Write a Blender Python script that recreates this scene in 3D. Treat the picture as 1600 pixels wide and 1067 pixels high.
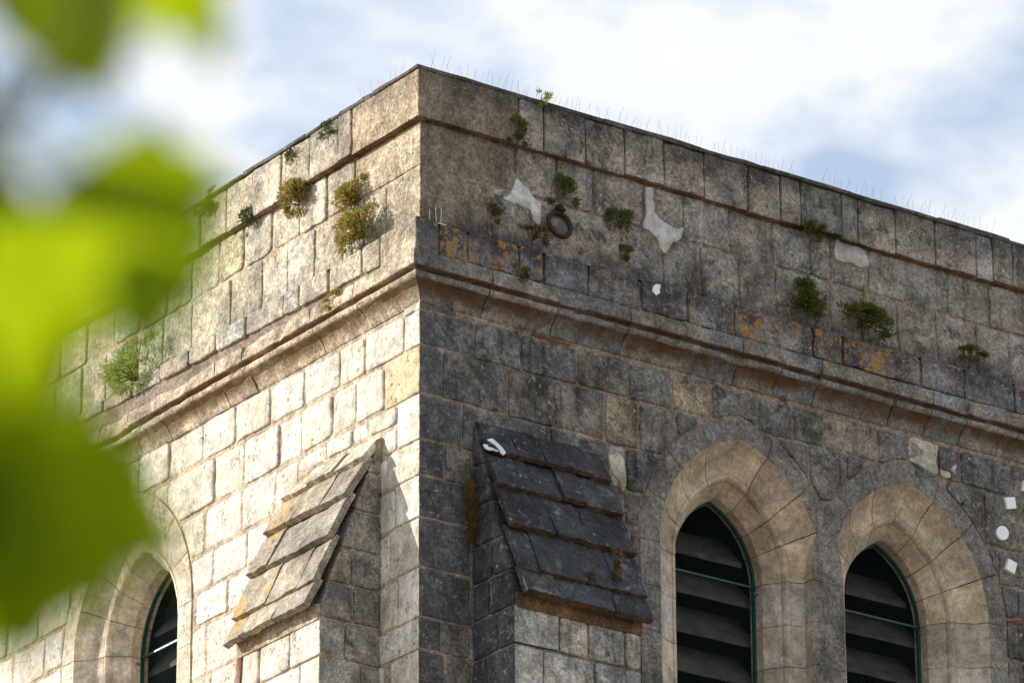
import bpy, bmesh, math, random
import numpy as np
from mathutils import Vector, Matrix, noise

for o in list(bpy.data.objects):
    bpy.data.objects.remove(o, do_unlink=True)
scene = bpy.context.scene
col = scene.collection
rnd = random.Random(7)

# ------------------------------------------------------------------ camera
F, YAW, PITCH, ROLL, CX, CY = 8193.4, .61811, .38931, -.00402, 800.0, 533.5
cf = np.array([math.cos(PITCH) * math.sin(YAW), math.cos(PITCH) * math.cos(YAW), math.sin(PITCH)])
_r = np.array([math.cos(YAW), -math.sin(YAW), 0.0])
_u = np.cross(_r, cf)
cr = _r * math.cos(ROLL) + _u * math.sin(ROLL)
cu = -_r * math.sin(ROLL) + _u * math.cos(ROLL)


def ray(x, y):
    d = cf * F + cr * (x - CX) - cu * (y - CY)
    return d / np.linalg.norm(d)


CAM = -30.0 * ray(656, 469)          # the wall corner under the cornice is the origin, 30 m away
cam_d = bpy.data.cameras.new('camera')
cam = bpy.data.objects.new('camera', cam_d)
col.objects.link(cam)
cam_d.lens = F / 1600 * 36
cam_d.sensor_width = 36
cam_d.sensor_fit = 'HORIZONTAL'
cam_d.clip_start = .1
cam_d.clip_end = 4000
cam_d.dof.use_dof = True
cam_d.dof.focus_distance = 30.2
cam_d.dof.aperture_fstop = 4.6
m = Matrix(((cr[0], cu[0], -cf[0], CAM[0]), (cr[1], cu[1], -cf[1], CAM[1]), (cr[2], cu[2], -cf[2], CAM[2]), (0, 0, 0, 1)))
cam.matrix_world = m
scene.camera = cam
GROUND = CAM[2] - 1.6

# ------------------------------------------------------------------ sky, sun, exposure
SUN = Vector((-1.0, 1.21, .62)).normalized()
world = bpy.data.worlds.new('World')
scene.world = world
world.use_nodes = True
wn, wl = world.node_tree.nodes, world.node_tree.links
wn.clear()
w_out = wn.new('ShaderNodeOutputWorld')
w_bg = wn.new('ShaderNodeBackground')
w_bg.inputs['Strength'].default_value = .13
sky = wn.new('ShaderNodeTexSky')
sky.sky_type = 'NISHITA'
sky.sun_disc = False
sky.sun_elevation = math.asin(SUN.z)
sky.sun_rotation = math.atan2(SUN.x, SUN.y)
tc = wn.new('ShaderNodeTexCoord')
mp = wn.new('ShaderNodeMapping')
mp.inputs['Scale'].default_value = (1, 1, 1.7)
mp.inputs['Location'].default_value = (.31, .12, .55)
n1 = wn.new('ShaderNodeTexNoise')
n1.inputs['Scale'].default_value = 21
n1.inputs['Detail'].default_value = 6
n1.inputs['Roughness'].default_value = .52
n1.inputs['Distortion'].default_value = .25
rmp = wn.new('ShaderNodeValToRGB')
rmp.color_ramp.elements[0].position = .36
rmp.color_ramp.elements[1].position = .60
rmp.color_ramp.elements[0].color = (.3, .3, .3, 1)
n2 = wn.new('ShaderNodeTexNoise')
n2.inputs['Scale'].default_value = 30
n2.inputs['Detail'].default_value = 4
cl = wn.new('ShaderNodeMix')
cl.data_type = 'RGBA'
cl.inputs['A'].default_value = (3.95, 4.2, 4.6, 1)
cl.inputs['B'].default_value = (4.6, 4.65, 4.7, 1)
mix = wn.new('ShaderNodeMix')
mix.data_type = 'RGBA'
wl.new(tc.outputs['Generated'], mp.inputs['Vector'])
wl.new(mp.outputs['Vector'], n1.inputs['Vector'])
wl.new(mp.outputs['Vector'], n2.inputs['Vector'])
wl.new(n1.outputs['Fac'], rmp.inputs['Fac'])
wl.new(n2.outputs['Fac'], cl.inputs['Factor'])
wl.new(rmp.outputs['Color'], mix.inputs['Factor'])
wl.new(sky.outputs['Color'], mix.inputs['A'])
wl.new(cl.outputs['Result'], mix.inputs['B'])
wl.new(mix.outputs['Result'], w_bg.inputs['Color'])
wl.new(w_bg.outputs['Background'], w_out.inputs['Surface'])

sun_d = bpy.data.lights.new('sun', 'SUN')
sun_d.energy = 4.2
sun_d.angle = math.radians(.5)
sun_d.color = (1, .95, .86)
sun = bpy.data.objects.new('sun', sun_d)
col.objects.link(sun)
sun.rotation_euler = SUN.to_track_quat('Z', 'Y').to_euler()
vs = scene.view_settings
vs.view_transform = 'Standard'
vs.look = 'None'
vs.gamma = 1
vs.use_curve_mapping = False
vs.exposure = .8

# ------------------------------------------------------------------ helpers
def frame(O, U, V, N):
    return tuple(np.array(a, float) for a in (O, U, V, N))


FR = frame((0, 0, 0), (1, 0, 0), (0, 0, 1), (0, -1, 0))      # shaded face: runs along +x, looks to -y
FL = frame((0, 0, 0), (0, 1, 0), (0, 0, 1), (-1, 0, 0))      # sunlit face: runs along +y, looks to -x


def P3(fr, a, b, d):
    return fr[0] + fr[1] * a + fr[2] * b + fr[3] * d


def on(fr, x, y, d=0.0):
    """point of the plane 'd proud of the frame' seen at photo pixel x, y -> frame coordinates a, b"""
    o = fr[0] + fr[3] * d
    q = ray(x, y)
    t = np.dot(o - CAM, fr[3]) / np.dot(q, fr[3])
    X = CAM + q * t - o
    return float(X @ fr[1]), float(X @ fr[2])


def a_at(fr, x, b, d=0.0):
    """a of the vertical joint seen at pixel column x at height b"""
    X0 = fr[0] + fr[3] * d + fr[2] * b - CAM
    k = (x - CX) / F
    return float(-(X0 @ cr - k * (X0 @ cf)) / (fr[1] @ cr - k * (fr[1] @ cf)))


class Bed:
    def __init__(s, fr, pts, d=0.0, flat=False):
        q = [on(fr, x, y, d) for x, y in pts]
        if len(q) == 1 or flat:
            s.k, s.c = 0.0, sum(b for a, b in q) / len(q)
        else:
            s.k, s.c = np.polyfit([a for a, b in q], [b for a, b in q], 1)

    def __call__(s, a):
        return s.c + s.k * a


class Lev:
    def __init__(s, c):
        s.c = c

    def __call__(s, a):
        return s.c


def link(name, mesh, parent=None, mat=None, tint=None):
    o = bpy.data.objects.new(name, mesh)
    col.objects.link(o)
    if parent:
        o.parent = parent
    if mat is not None and not mesh.materials:
        for mm in (mat if isinstance(mat, (list, tuple)) else [mat]):
            mesh.materials.append(mm)
    if tint:
        o.color = tint
    return o


def empty(name, loc=(0, 0, 0), parent=None):
    o = bpy.data.objects.new(name, None)
    col.objects.link(o)
    o.location = loc
    o.empty_display_size = .1
    if parent:
        o.parent = parent
    return o


def tag(o, label=None, cat=None, group=None, kind=None):
    for k, v in (('label', label), ('category', cat), ('group', group), ('kind', kind)):
        if v:
            o[k] = v
    return o


def pydata(name, v, f, parent=None, mat=None, tint=None, smooth=False, center=True, recalc=False):
    v = np.array(v, float)
    c = v.mean(0) if center else np.zeros(3)
    if center and parent is not None:
        pass
    me = bpy.data.meshes.new(name)
    me.from_pydata((v - c).tolist(), [], f)
    if recalc:
        bm = bmesh.new()
        bm.from_mesh(me)
        bmesh.ops.recalc_face_normals(bm, faces=bm.faces)
        bm.to_mesh(me)
        bm.free()
    me.update()
    if smooth:
        me.polygons.foreach_set('use_smooth', [True] * len(me.polygons))
    o = link(name, me, parent, mat, tint)
    pl = parent.matrix_world.translation if parent else Vector((0, 0, 0))
    o.location = Vector(c) - wloc(parent)
    return o


def wloc(o):
    v = Vector((0, 0, 0))
    while o is not None:
        v += o.location
        o = o.parent
    return v


def rough(me_bm, amp, scale, seed):
    for v in me_bm.verts:
        n = noise.noise_vector(v.co * scale + Vector((seed, seed * 1.7, seed * .3)))
        v.co += n * amp


# ------------------------------------------------------------------ materials
def nodes(name):
    mt = bpy.data.materials.new(name)
    mt.use_nodes = True
    n, l = mt.node_tree.nodes, mt.node_tree.links
    n.clear()
    out = n.new('ShaderNodeOutputMaterial')
    bs = n.new('ShaderNodeBsdfPrincipled')
    l.new(bs.outputs[0], out.inputs['Surface'])
    return mt, n, l, bs, out


def N_noise(n, l, vec, scale, detail=5, rough_=.6, dist=0.0):
    t = n.new('ShaderNodeTexNoise')
    t.inputs['Scale'].default_value = scale
    t.inputs['Detail'].default_value = detail
    t.inputs['Roughness'].default_value = rough_
    t.inputs['Distortion'].default_value = dist
    l.new(vec, t.inputs['Vector'])
    return t.outputs['Fac']


def N_map(n, l, val, a, b, c=0.0, d=1.0, smooth=True):
    t = n.new('ShaderNodeMapRange')
    t.interpolation_type = 'SMOOTHSTEP' if smooth else 'LINEAR'
    t.clamp = True
    l.new(val, t.inputs['Value'])
    for i, x in zip(('From Min', 'From Max', 'To Min', 'To Max'), (a, b, c, d)):
        if isinstance(x, (int, float)):
            t.inputs[i].default_value = x
        else:
            l.new(x, t.inputs[i])
    return t.outputs['Result']


def N_math(n, l, op, a, b=None):
    t = n.new('ShaderNodeMath')
    t.operation = op
    for i, x in enumerate((a, b)):
        if x is None:
            continue
        if isinstance(x, (int, float)):
            t.inputs[i].default_value = x
        else:
            l.new(x, t.inputs[i])
    return t.outputs[0]


def N_mix(n, l, fac, a, b, mode='MIX'):
    t = n.new('ShaderNodeMix')
    t.data_type = 'RGBA'
    t.blend_type = mode
    for i, x in (('Factor', fac), ('A', a), ('B', b)):
        if isinstance(x, (int, float)):
            t.inputs[i].default_value = x
        elif isinstance(x, tuple):
            t.inputs[i].default_value = x if len(x) == 4 else (*x, 1)
        else:
            l.new(x, t.inputs[i])
    return t.outputs['Result']


def coords(n, l, spread=0.0):
    g = n.new('ShaderNodeNewGeometry')
    oi = n.new('ShaderNodeObjectInfo')
    s = N_math(n, l, 'MULTIPLY', oi.outputs['Random'], spread)
    cmb = n.new('ShaderNodeCombineXYZ')
    for i in range(3):
        l.new(s, cmb.inputs[i])
    add = n.new('ShaderNodeVectorMath')
    add.operation = 'ADD'
    l.new(g.outputs['Position'], add.inputs[0])
    l.new(cmb.outputs[0], add.inputs[1])
    return add.outputs[0], oi


def stone_mat(name, crust=.4, crust_col=(.035, .033, .032), pits=.5, pit_scale=38, speck=.5, speck_col=(.5, .49, .46),
              lich=1.0, lich_col=(.32, .13, .028), lich2=(.38, .23, .06), bump=.6, blotch=.35, base=None, fixed=0.0, rough_=.92, grain=.34, algae=None, streak=.0, pale=.0):
    mt, n, l, bs, out = nodes(name)
    vec, oi = coords(n, l)
    col_ = oi.outputs['Color'] if base is None else base
    big = N_noise(n, l, vec, 3.2, 6, .62)
    mid = N_noise(n, l, vec, 13, 6, .7, .4)
    fine = N_noise(n, l, vec, 95, 5, .72)
    # tonal variation
    f1 = N_map(n, l, big, .32, .68, 1 - blotch, 1 + blotch)
    gr = N_noise(n, l, vec, 42, 4, .7, .3)
    f2 = N_math(n, l, 'MULTIPLY', N_map(n, l, fine, .32, .68, 1 - grain, 1 + grain), N_map(n, l, gr, .34, .66, 1 - grain * .9, 1 + grain))
    f3 = N_map(n, l, mid, .32, .68, .74, 1.25)
    f = N_math(n, l, 'MULTIPLY', N_math(n, l, 'MULTIPLY', f1, f2), f3)
    cmb = n.new('ShaderNodeCombineXYZ')
    for i in range(3):
        l.new(f, cmb.inputs[i])
    c = N_mix(n, l, 1.0, col_, cmb.outputs[0], 'MULTIPLY')
    # warm / cool drift inside a stone
    hue = N_noise(n, l, vec, 5.5, 4, .6)
    c = N_mix(n, l, N_map(n, l, hue, .4, .7, 0, .35), c, N_mix(n, l, 1.0, c, (1.25, .98, .78), 'MULTIPLY'))
    # rain streaks and soot running down over several stones
    if streak > 0:
        st = n.new('ShaderNodeVectorMath')
        st.operation = 'MULTIPLY'
        st.inputs[1].default_value = (1, 1, .16)
        l.new(vec, st.inputs[0])
        sn = N_noise(n, l, st.outputs[0], 6.5, 7, .68)
        sf = N_math(n, l, 'MULTIPLY', N_map(n, l, sn, .50, .70), streak)
        c = N_mix(n, l, sf, c, N_mix(n, l, 1.0, c, (.36, .36, .38), 'MULTIPLY'))
        g3 = n.new('ShaderNodeNewGeometry')
        s3 = n.new('ShaderNodeSeparateXYZ')
        l.new(g3.outputs['Position'], s3.inputs[0])
        z3 = N_math(n, l, 'ADD', s3.outputs['Z'], N_math(n, l, 'MULTIPLY', N_math(n, l, 'SUBTRACT', N_noise(n, l, vec, 4, 6, .65), .5), .5))
        top_ = N_map(n, l, z3, 1.28, 1.44)
        led = N_math(n, l, 'MULTIPLY', N_map(n, l, z3, .33, .46), N_map(n, l, z3, .48, .66, 1, 0))
        sf2 = N_math(n, l, 'MULTIPLY', N_math(n, l, 'MAXIMUM', top_, led), streak * .8)
        c = N_mix(n, l, sf2, c, N_mix(n, l, 1.0, c, (.32, .32, .33), 'MULTIPLY'))
    # black crust
    if crust > 0:
        cr_ = N_math(n, l, 'MULTIPLY', N_map(n, l, N_noise(n, l, vec, 7.5, 9, .74, .6), .66 - .22 * crust, .78 - .2 * crust), .85)
        c = N_mix(n, l, cr_, c, crust_col)
    # grey-white lichen blotches
    if pale > 0:
        pb = N_math(n, l, 'MULTIPLY', N_map(n, l, N_noise(n, l, vec, 10, 9, .72, .5), .54, .64), N_map(n, l, N_noise(n, l, vec, 1.7, 4, .6), .42, .62, .15, 1.0))
        c = N_mix(n, l, N_math(n, l, 'MULTIPLY', pb, pale), c, (.36, .35, .325))
    # pale lichen speckle
    sp_n = N_noise(n, l, vec, 30, 6, .75, .3)
    sp_b = N_noise(n, l, vec, 4.2, 3, .5)
    sp = N_math(n, l, 'MULTIPLY', N_map(n, l, sp_n, .585, .645), N_map(n, l, sp_b, .40, .62, .12, 1.0))
    c = N_mix(n, l, N_math(n, l, 'MULTIPLY', sp, speck), c, speck_col)
    # orange lichen, amount carried per stone
    lam = N_math(n, l, 'MULTIPLY', oi.outputs['Alpha'], lich) if base is None else N_math(n, l, 'ADD', fixed, 0.0)
    wl_ = n.new('ShaderNodeTexNoise')
    wl_.inputs['Scale'].default_value = 38
    wl_.inputs['Detail'].default_value = 4
    l.new(vec, wl_.inputs['Vector'])
    wq = n.new('ShaderNodeVectorMath')
    wq.operation = 'MULTIPLY_ADD'
    wq.inputs[1].default_value = (.05, .05, .05)
    l.new(wl_.outputs['Color'], wq.inputs[0])
    l.new(vec, wq.inputs[2])
    low = N_map(n, l, N_noise(n, l, vec, 3.6, 4, .6), .36, .64, .26, 1.0, False)
    thr = N_math(n, l, 'MULTIPLY', N_math(n, l, 'MULTIPLY', lam, lam), low)
    lf = None
    for vs_, w_ in ((17, 1.0), (41, .9)):
        vr = n.new('ShaderNodeTexVoronoi')
        vr.inputs['Scale'].default_value = vs_
        l.new(wq.outputs[0], vr.inputs['Vector'])
        q_ = N_map(n, l, N_math(n, l, 'SUBTRACT', N_math(n, l, 'MULTIPLY', thr, w_), vr.outputs['Distance']), -.03, .14)
        lf = q_ if lf is None else N_math(n, l, 'MAXIMUM', lf, q_)
    lf = N_math(n, l, 'MULTIPLY', lf, N_map(n, l, gr, .3, .6, .45, 1.0))
    lc = N_mix(n, l, N_map(n, l, N_noise(n, l, vec, 50, 4), .35, .65), lich_col, lich2)
    c = N_mix(n, l, N_math(n, l, 'MULTIPLY', lf, .92), c, lc)
    if algae:        # brown algal film living on the undersides of the moulding
        g2 = n.new('ShaderNodeNewGeometry')
        sx = n.new('ShaderNodeSeparateXYZ')
        l.new(g2.outputs['Position'], sx.inputs[0])
        zz = N_math(n, l, 'ADD', sx.outputs['Z'], N_math(n, l, 'MULTIPLY', N_math(n, l, 'SUBTRACT', N_noise(n, l, vec, 9, 5, .65), .5), .07))
        a1 = N_math(n, l, 'MULTIPLY', N_map(n, l, zz, .0, .075), N_map(n, l, sx.outputs['Z'], .094, .102, 1, 0))
        a2 = N_math(n, l, 'MULTIPLY', N_map(n, l, sx.outputs['Z'], .134, .146), N_map(n, l, sx.outputs['Z'], .157, .163, 1, 0))
        af = N_math(n, l, 'MULTIPLY', N_math(n, l, 'MAXIMUM', a1, a2), N_map(n, l, N_noise(n, l, vec, 5, 5, .6), .3, .6, .45, .95))
        c = N_mix(n, l, af, c, N_mix(n, l, N_noise(n, l, vec, 20, 4), algae, tuple(x * .45 for x in algae)))
    # pits
    vo = n.new('ShaderNodeTexVoronoi')
    vo.inputs['Scale'].default_value = pit_scale
    vo.inputs['Randomness'].default_value = 1
    wv = n.new('ShaderNodeVectorMath')
    wv.operation = 'ADD'
    l.new(vec, wv.inputs[0])
    wn_ = n.new('ShaderNodeTexNoise')
    wn_.inputs['Scale'].default_value = 25
    l.new(vec, wn_.inputs['Vector'])
    ws = n.new('ShaderNodeVectorMath')
    ws.operation = 'SCALE'
    ws.inputs['Scale'].default_value = .05
    l.new(wn_.outputs['Color'], ws.inputs[0])
    l.new(ws.outputs[0], wv.inputs[1])
    l.new(wv.outputs[0], vo.inputs['Vector'])
    pm = N_map(n, l, N_noise(n, l, vec, 6, 3, .55), .47, .62)
    pit = N_math(n, l, 'MULTIPLY', N_map(n, l, vo.outputs['Distance'], .16, .32, 1, 0), pm)
    pit = N_math(n, l, 'MULTIPLY', pit, pits)
    c = N_mix(n, l, N_math(n, l, 'MULTIPLY', pit, .55), c, N_mix(n, l, 1.0, c, (.38, .34, .3), 'MULTIPLY'))
    l.new(c, bs.inputs['Base Color'])
    bs.inputs['Roughness'].default_value = rough_
    bs.inputs['Specular IOR Level'].default_value = .25
    h = N_math(n, l, 'ADD', N_math(n, l, 'ADD', N_math(n, l, 'MULTIPLY', fine, .35), N_math(n, l, 'MULTIPLY', gr, .5)), N_math(n, l, 'MULTIPLY', mid, .9))
    h = N_math(n, l, 'SUBTRACT', h, N_math(n, l, 'MULTIPLY', pit, .9))
    bm_ = n.new('ShaderNodeBump')
    bm_.inputs['Strength'].default_value = bump
    bm_.inputs['Distance'].default_value = .012
    l.new(h, bm_.inputs['Height'])
    l.new(bm_.outputs[0], bs.inputs['Normal'])
    return mt


M = {}
M['stone'] = stone_mat('weathered_stone', streak=.92, pale=.6, crust=.6, pits=.7, speck=.75, bump=1.0, blotch=.42)
M['lime'] = stone_mat('pale_limestone', crust=0.0, pits=1.0, pit_scale=30, speck=.3, speck_col=(.7, .68, .62), bump=1.0, blotch=.18, grain=.14)
M['ochre'] = stone_mat('ochre_stone', streak=.35, crust=.32, crust_col=(.13,.115,.09), pits=.75, pit_scale=34, speck=.55, speck_col=(.6, .57, .5), lich_col=(.5, .27, .06), lich2=(.55, .42, .12), bump=1.0, blotch=.36)
M['dressed'] = stone_mat('dressed_stone', streak=.3, crust=.0, pits=.12, speck=.18, bump=.25, blotch=.25, grain=.16)
M['algae'] = stone_mat('algae_stained_stone', crust=.25, pits=.2, speck=.12, bump=.5, base=(.13, .078, .046), blotch=.5)
M['slate'] = stone_mat('roof_slate', pale=.42, crust=.5, crust_col=(.012, .012, .013), pits=.2, speck=.9, speck_col=(.3, .3, .3), bump=.9, blotch=.45, lich_col=(.45, .16, .02), rough_=.72)
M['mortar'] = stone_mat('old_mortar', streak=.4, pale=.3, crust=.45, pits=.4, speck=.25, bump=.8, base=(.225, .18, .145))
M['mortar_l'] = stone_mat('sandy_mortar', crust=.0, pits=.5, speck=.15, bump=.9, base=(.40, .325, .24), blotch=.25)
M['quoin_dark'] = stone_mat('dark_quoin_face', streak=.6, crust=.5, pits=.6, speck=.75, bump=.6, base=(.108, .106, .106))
M['quoin_brown'] = stone_mat('brown_quoin_face', streak=.7, crust=.3, pits=.4, speck=.3, bump=.6, base=(.175, .145, .112), blotch=.3, fixed=.12)
M['mortar_lichen'] = stone_mat('lichened_mortar', streak=.4, crust=.4, pits=.4, speck=.25, bump=.8, base=(.2, .165, .135), fixed=.62)
M['quoin_black'] = stone_mat('black_quoin_face', streak=.5, crust=.6, pits=.5, speck=.8, bump=.7, base=(.085, .083, .086))  # darker base colour for the same face of the lower quoins
M['ledge_dark'] = stone_mat('dark_ledge_face', streak=.5, crust=.4, pits=.3, speck=.3, bump=.6, base=(.15, .148, .158), fixed=.8)
ALGAE = (.125, .06, .026)
M['cornice_dark'] = stone_mat('dark_cornice_face', crust=.5, pits=.4, speck=.4, bump=.8, base=(.16, .145, .13), fixed=.45, algae=ALGAE)
M['cornice'] = stone_mat('stained_cornice', streak=.5, crust=.5, pits=.5, speck=.6, bump=.9, algae=ALGAE)
M['cornice_sun'] = stone_mat('stained_ochre_cornice', crust=.3, crust_col=(.13, .115, .09), pits=.6, speck=.5, bump=1.0, lich_col=(.5, .27, .06), lich2=(.55, .42, .12), algae=(.22, .13, .06))
M['algae_sun'] = stone_mat('algae_ochre', crust=.2, pits=.3, speck=.1, bump=.6, base=(.22, .15, .085))
M['ring'] = stone_mat('weathered_ring_face', streak=.6, pale=.4, crust=.3, pits=.3, speck=.45, bump=.5, base=(.16, .15, .135))
M['cap'] = stone_mat('dark_cap_slab', crust=.7, pits=.3, speck=.35, bump=.7, base=(.085, .08, .072))


def plain(name, c, rough_=.6, metal=0.0, var=.25, scale=20, bump=.0, c2=None):
    mt, n, l, bs, out = nodes(name)
    vec, oi = coords(n, l)
    f = N_noise(n, l, vec, scale, 5, .65)
    a = tuple(x * (1 - var) for x in c)
    b = c2 if c2 else tuple(min(1, x * (1 + var)) for x in c)
    l.new(N_mix(n, l, N_map(n, l, f, .3, .7), a, b), bs.inputs['Base Color'])
    bs.inputs['Roughness'].default_value = rough_
    bs.inputs['Metallic'].default_value = metal
    if bump:
        bm_ = n.new('ShaderNodeBump')
        bm_.inputs['Strength'].default_value = bump
        bm_.inputs['Distance'].default_value = .006
        l.new(f, bm_.inputs['Height'])
        l.new(bm_.outputs[0], bs.inputs['Normal'])
    return mt


M['rust'] = plain('rusty_iron', (.03, .017, .014), .75, .3, .4, 60, .6)
M['green'] = plain('green_paint', (.008, .05, .04), .45, 0, .3, 25, .2)
M['wire'] = plain('green_wire', (.02, .06, .05), .5)
M['board'] = plain('weathered_board', (.055, .047, .041), .85, 0, .45, 9, .6)
M['dark'] = plain('unlit_chamber_black', (.012, .011, .01), .95)  # near-black colour stands for the lack of light inside the belfry
M['patch'] = stone_mat('grey_white_sealant', crust=.0, pits=.05, speck=.15, bump=.25, base=(.47, .465, .445), blotch=.2, grain=.08, streak=.18, rough_=.6)
M['paint'] = plain('white_paint', (.72, .75, .78), .55, 0, .1, 30)
M['cream'] = stone_mat('cream_limewash', crust=.42, crust_col=(.12, .115, .11), pits=.3, speck=.2, bump=.5, base=(.47, .43, .355), blotch=.25, grain=.15, streak=.3)
M['target'] = plain('white_plastic', (.8, .82, .85), .4, 0, .03)
M['brick'] = plain('red_brick', (.2, .09, .062), .9, 0, .35, 40, .5)
M['steel'] = plain('steel_wire', (.33, .34, .36), .45, .6, .2)
M['spike'] = plain('dull_wire', (.12, .12, .13), .7, 0, .2)
M['ground'] = plain('dry_gravel_ground', (.30, .26, .2), .95, 0, .3, .7, .0)
M['bark'] = plain('tree_bark', (.09, .07, .05), .9, 0, .4, 30, .8)


def foliage_mat(name, cols, trans=.35, scale=14):
    mt, n, l, bs, out = nodes(name)
    vec, oi = coords(n, l)
    f = N_noise(n, l, vec, scale, 3, .6)
    rp = n.new('ShaderNodeValToRGB')
    rp.color_ramp.elements[0].position = .34
    rp.color_ramp.elements[1].position = .66
    rp.color_ramp.elements[0].color = (*cols[0], 1)
    rp.color_ramp.elements[1].color = (*cols[-1], 1)
    if len(cols) > 2:
        e = rp.color_ramp.elements.new(.5)
        e.color = (*cols[1], 1)
    l.new(f, rp.inputs['Fac'])
    bs.inputs['Roughness'].default_value = .6
    l.new(rp.outputs['Color'], bs.inputs['Base Color'])
    tr = n.new('ShaderNodeBsdfTranslucent')
    l.new(rp.outputs['Color'], tr.inputs['Color'])
    mx = n.new('ShaderNodeMixShader')
    mx.inputs['Fac'].default_value = trans
    l.new(bs.outputs[0], mx.inputs[1])
    l.new(tr.outputs[0], mx.inputs[2])
    l.new(mx.outputs[0], out.inputs['Surface'])
    return mt


M['sedum'] = foliage_mat('reddish_sedum', [(.17, .2, .03), (.33, .28, .06), (.42, .25, .09)], .35, 16)
M['herb'] = foliage_mat('wall_herb', [(.05, .075, .01), (.10, .12, .018), (.17, .14, .035)], .3, 14)
M['fern'] = foliage_mat('bright_fern', [(.14, .22, .03), (.26, .34, .07), (.38, .42, .12)], .4, 12)
M['moss'] = foliage_mat('dry_moss', [(.06, .065, .01), (.13, .085, .02), (.19, .09, .03)], .2, 14)
M['moss_g'] = foliage_mat('green_moss', [(.03, .06, .01), (.06, .1, .02), (.1, .13, .03)], .2, 18)


def leaf_mat():
    mt, n, l, bs, out = nodes('fresh_leaf')
    vec, oi = coords(n, l, 5.0)
    f = N_noise(n, l, vec, 18, 4, .6)
    c = N_mix(n, l, f, (.03, .095, .005), (.05, .13, .008))
    l.new(c, bs.inputs['Base Color'])
    bs.inputs['Roughness'].default_value = .5
    bs.inputs['Specular IOR Level'].default_value = .15
    tr = n.new('ShaderNodeBsdfTranslucent')
    l.new(N_mix(n, l, f, (.28, .40, .003), (.50, .58, .004)), tr.inputs['Color'])
    mx = n.new('ShaderNodeMixShader')
    mx.inputs['Fac'].default_value = .52
    l.new(bs.outputs[0], mx.inputs[1])
    l.new(tr.outputs[0], mx.inputs[2])
    l.new(mx.outputs[0], out.inputs['Surface'])
    return mt


M['leaf'] = leaf_mat()

# ------------------------------------------------------------------ stone builders
def ccw(p):
    a = sum(p[i][0] * p[(i + 1) % len(p)][1] - p[(i + 1) % len(p)][0] * p[i][1] for i in range(len(p)))
    return p if a > 0 else p[::-1]


def round_poly(p, r, seg=.055):
    out = []
    n = len(p)
    for i in range(n):
        a, b, c = (np.array(p[i - 1], float), np.array(p[i], float), np.array(p[(i + 1) % n], float))
        e1, e2 = a - b, c - b
        l1, l2 = np.linalg.norm(e1), np.linalg.norm(e2)
        if l1 < 1e-6 or l2 < 1e-6:
            continue
        cosang = np.dot(e1, e2) / (l1 * l2)
        if cosang > -.85:
            q = r * rnd.uniform(.5, 1.5)
            d1, d2 = min(q, l1 * .4), min(q, l2 * .4)
            p1, p2 = b + e1 / l1 * d1, b + e2 / l2 * d2
            out += [p1, (p1 + p2) * .25 + b * .5, p2]
        else:
            out.append(b)
    res = []
    n = len(out)
    for i in range(n):
        a, b = out[i], out[(i + 1) % n]
        k = max(1, int(np.linalg.norm(b - a) / seg))
        for j in range(k):
            res.append(a + (b - a) * j / k)
    return res


def slab(name, parent, fr, poly, proud, depth, mat, tint=None, bevel=.008, rr=.018, jit=.003, seg=.055, tilt=0.0, wave=.003, flat=False):
    """a stone: an irregular rounded outline on the face, a worn edge, a slightly uneven face and sides going back into the wall"""
    p = round_poly(ccw(poly), rr, seg)
    sd = rnd.uniform(0, 90)
    n = len(p)
    if n < 3:
        return None
    q = []
    for i in range(n):
        t = p[(i + 1) % n] - p[i - 1]
        t = t / (np.linalg.norm(t) + 1e-9)
        nin = np.array([-t[1], t[0]])
        j = noise.noise(Vector((p[i][0] * 14, p[i][1] * 14, sd))) * jit * 1.6 + noise.noise(Vector((p[i][0] * 45, p[i][1] * 45, sd))) * jit * .7
        q.append((p[i] + nin * j, nin))
    A_ = np.array([a for a, b in q])
    lo, hi = A_.min(0), A_.max(0)
    c = (lo + hi) / 2 if not flat else A_.mean(0)
    half = np.maximum((hi - lo) / 2, .01)
    tx, ty = rnd.uniform(-tilt, tilt), rnd.uniform(-tilt, tilt)

    def h(w, base):
        e = wave * (noise.noise(Vector((w[0] * 7, w[1] * 7, sd))) + .6 * noise.noise(Vector((w[0] * 19, w[1] * 19, sd + 5))))
        return base + (w[0] - c[0]) * tx + (w[1] - c[1]) * ty + e
    V = [P3(fr, a[0], a[1], -depth) for a, nin in q]
    V += [P3(fr, a[0], a[1], h(a, proud - bevel)) for a, nin in q]
    Fc = []
    if flat:
        rings = 2
        V += [P3(fr, *(a + nin * bevel * .6), h(a, proud)) for a, nin in q]
    else:
        rings = 1
        for ins, dz in ((bevel * rnd.uniform(.7, 1.2), -bevel * .3), (bevel * 2.4, 0), (None, 0)):
            rings += 1
            for a, nin in q:
                k = 1 - np.minimum(ins / half, .5) if ins else np.array([.5, .5])
                w = c + (a - c) * k
                V.append(P3(fr, w[0], w[1], h(w, proud + dz)))
    for k in range(rings):
        for i in range(n):
            j = (i + 1) % n
            Fc.append((k * n + i, k * n + j, (k + 1) * n + j, (k + 1) * n + i))
    Fc.append(tuple(range(rings * n, (rings + 1) * n)))
    Fc.append(tuple(range(n - 1, -1, -1)))
    o = pydata(name, V, Fc, parent, mat, tint, recalc=True)
    sm = [True] * len(Fc)
    for i in range(n):
        sm[i] = False
    sm[-1] = False
    o.data.polygons.foreach_set('use_smooth', sm)
    return o


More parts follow.
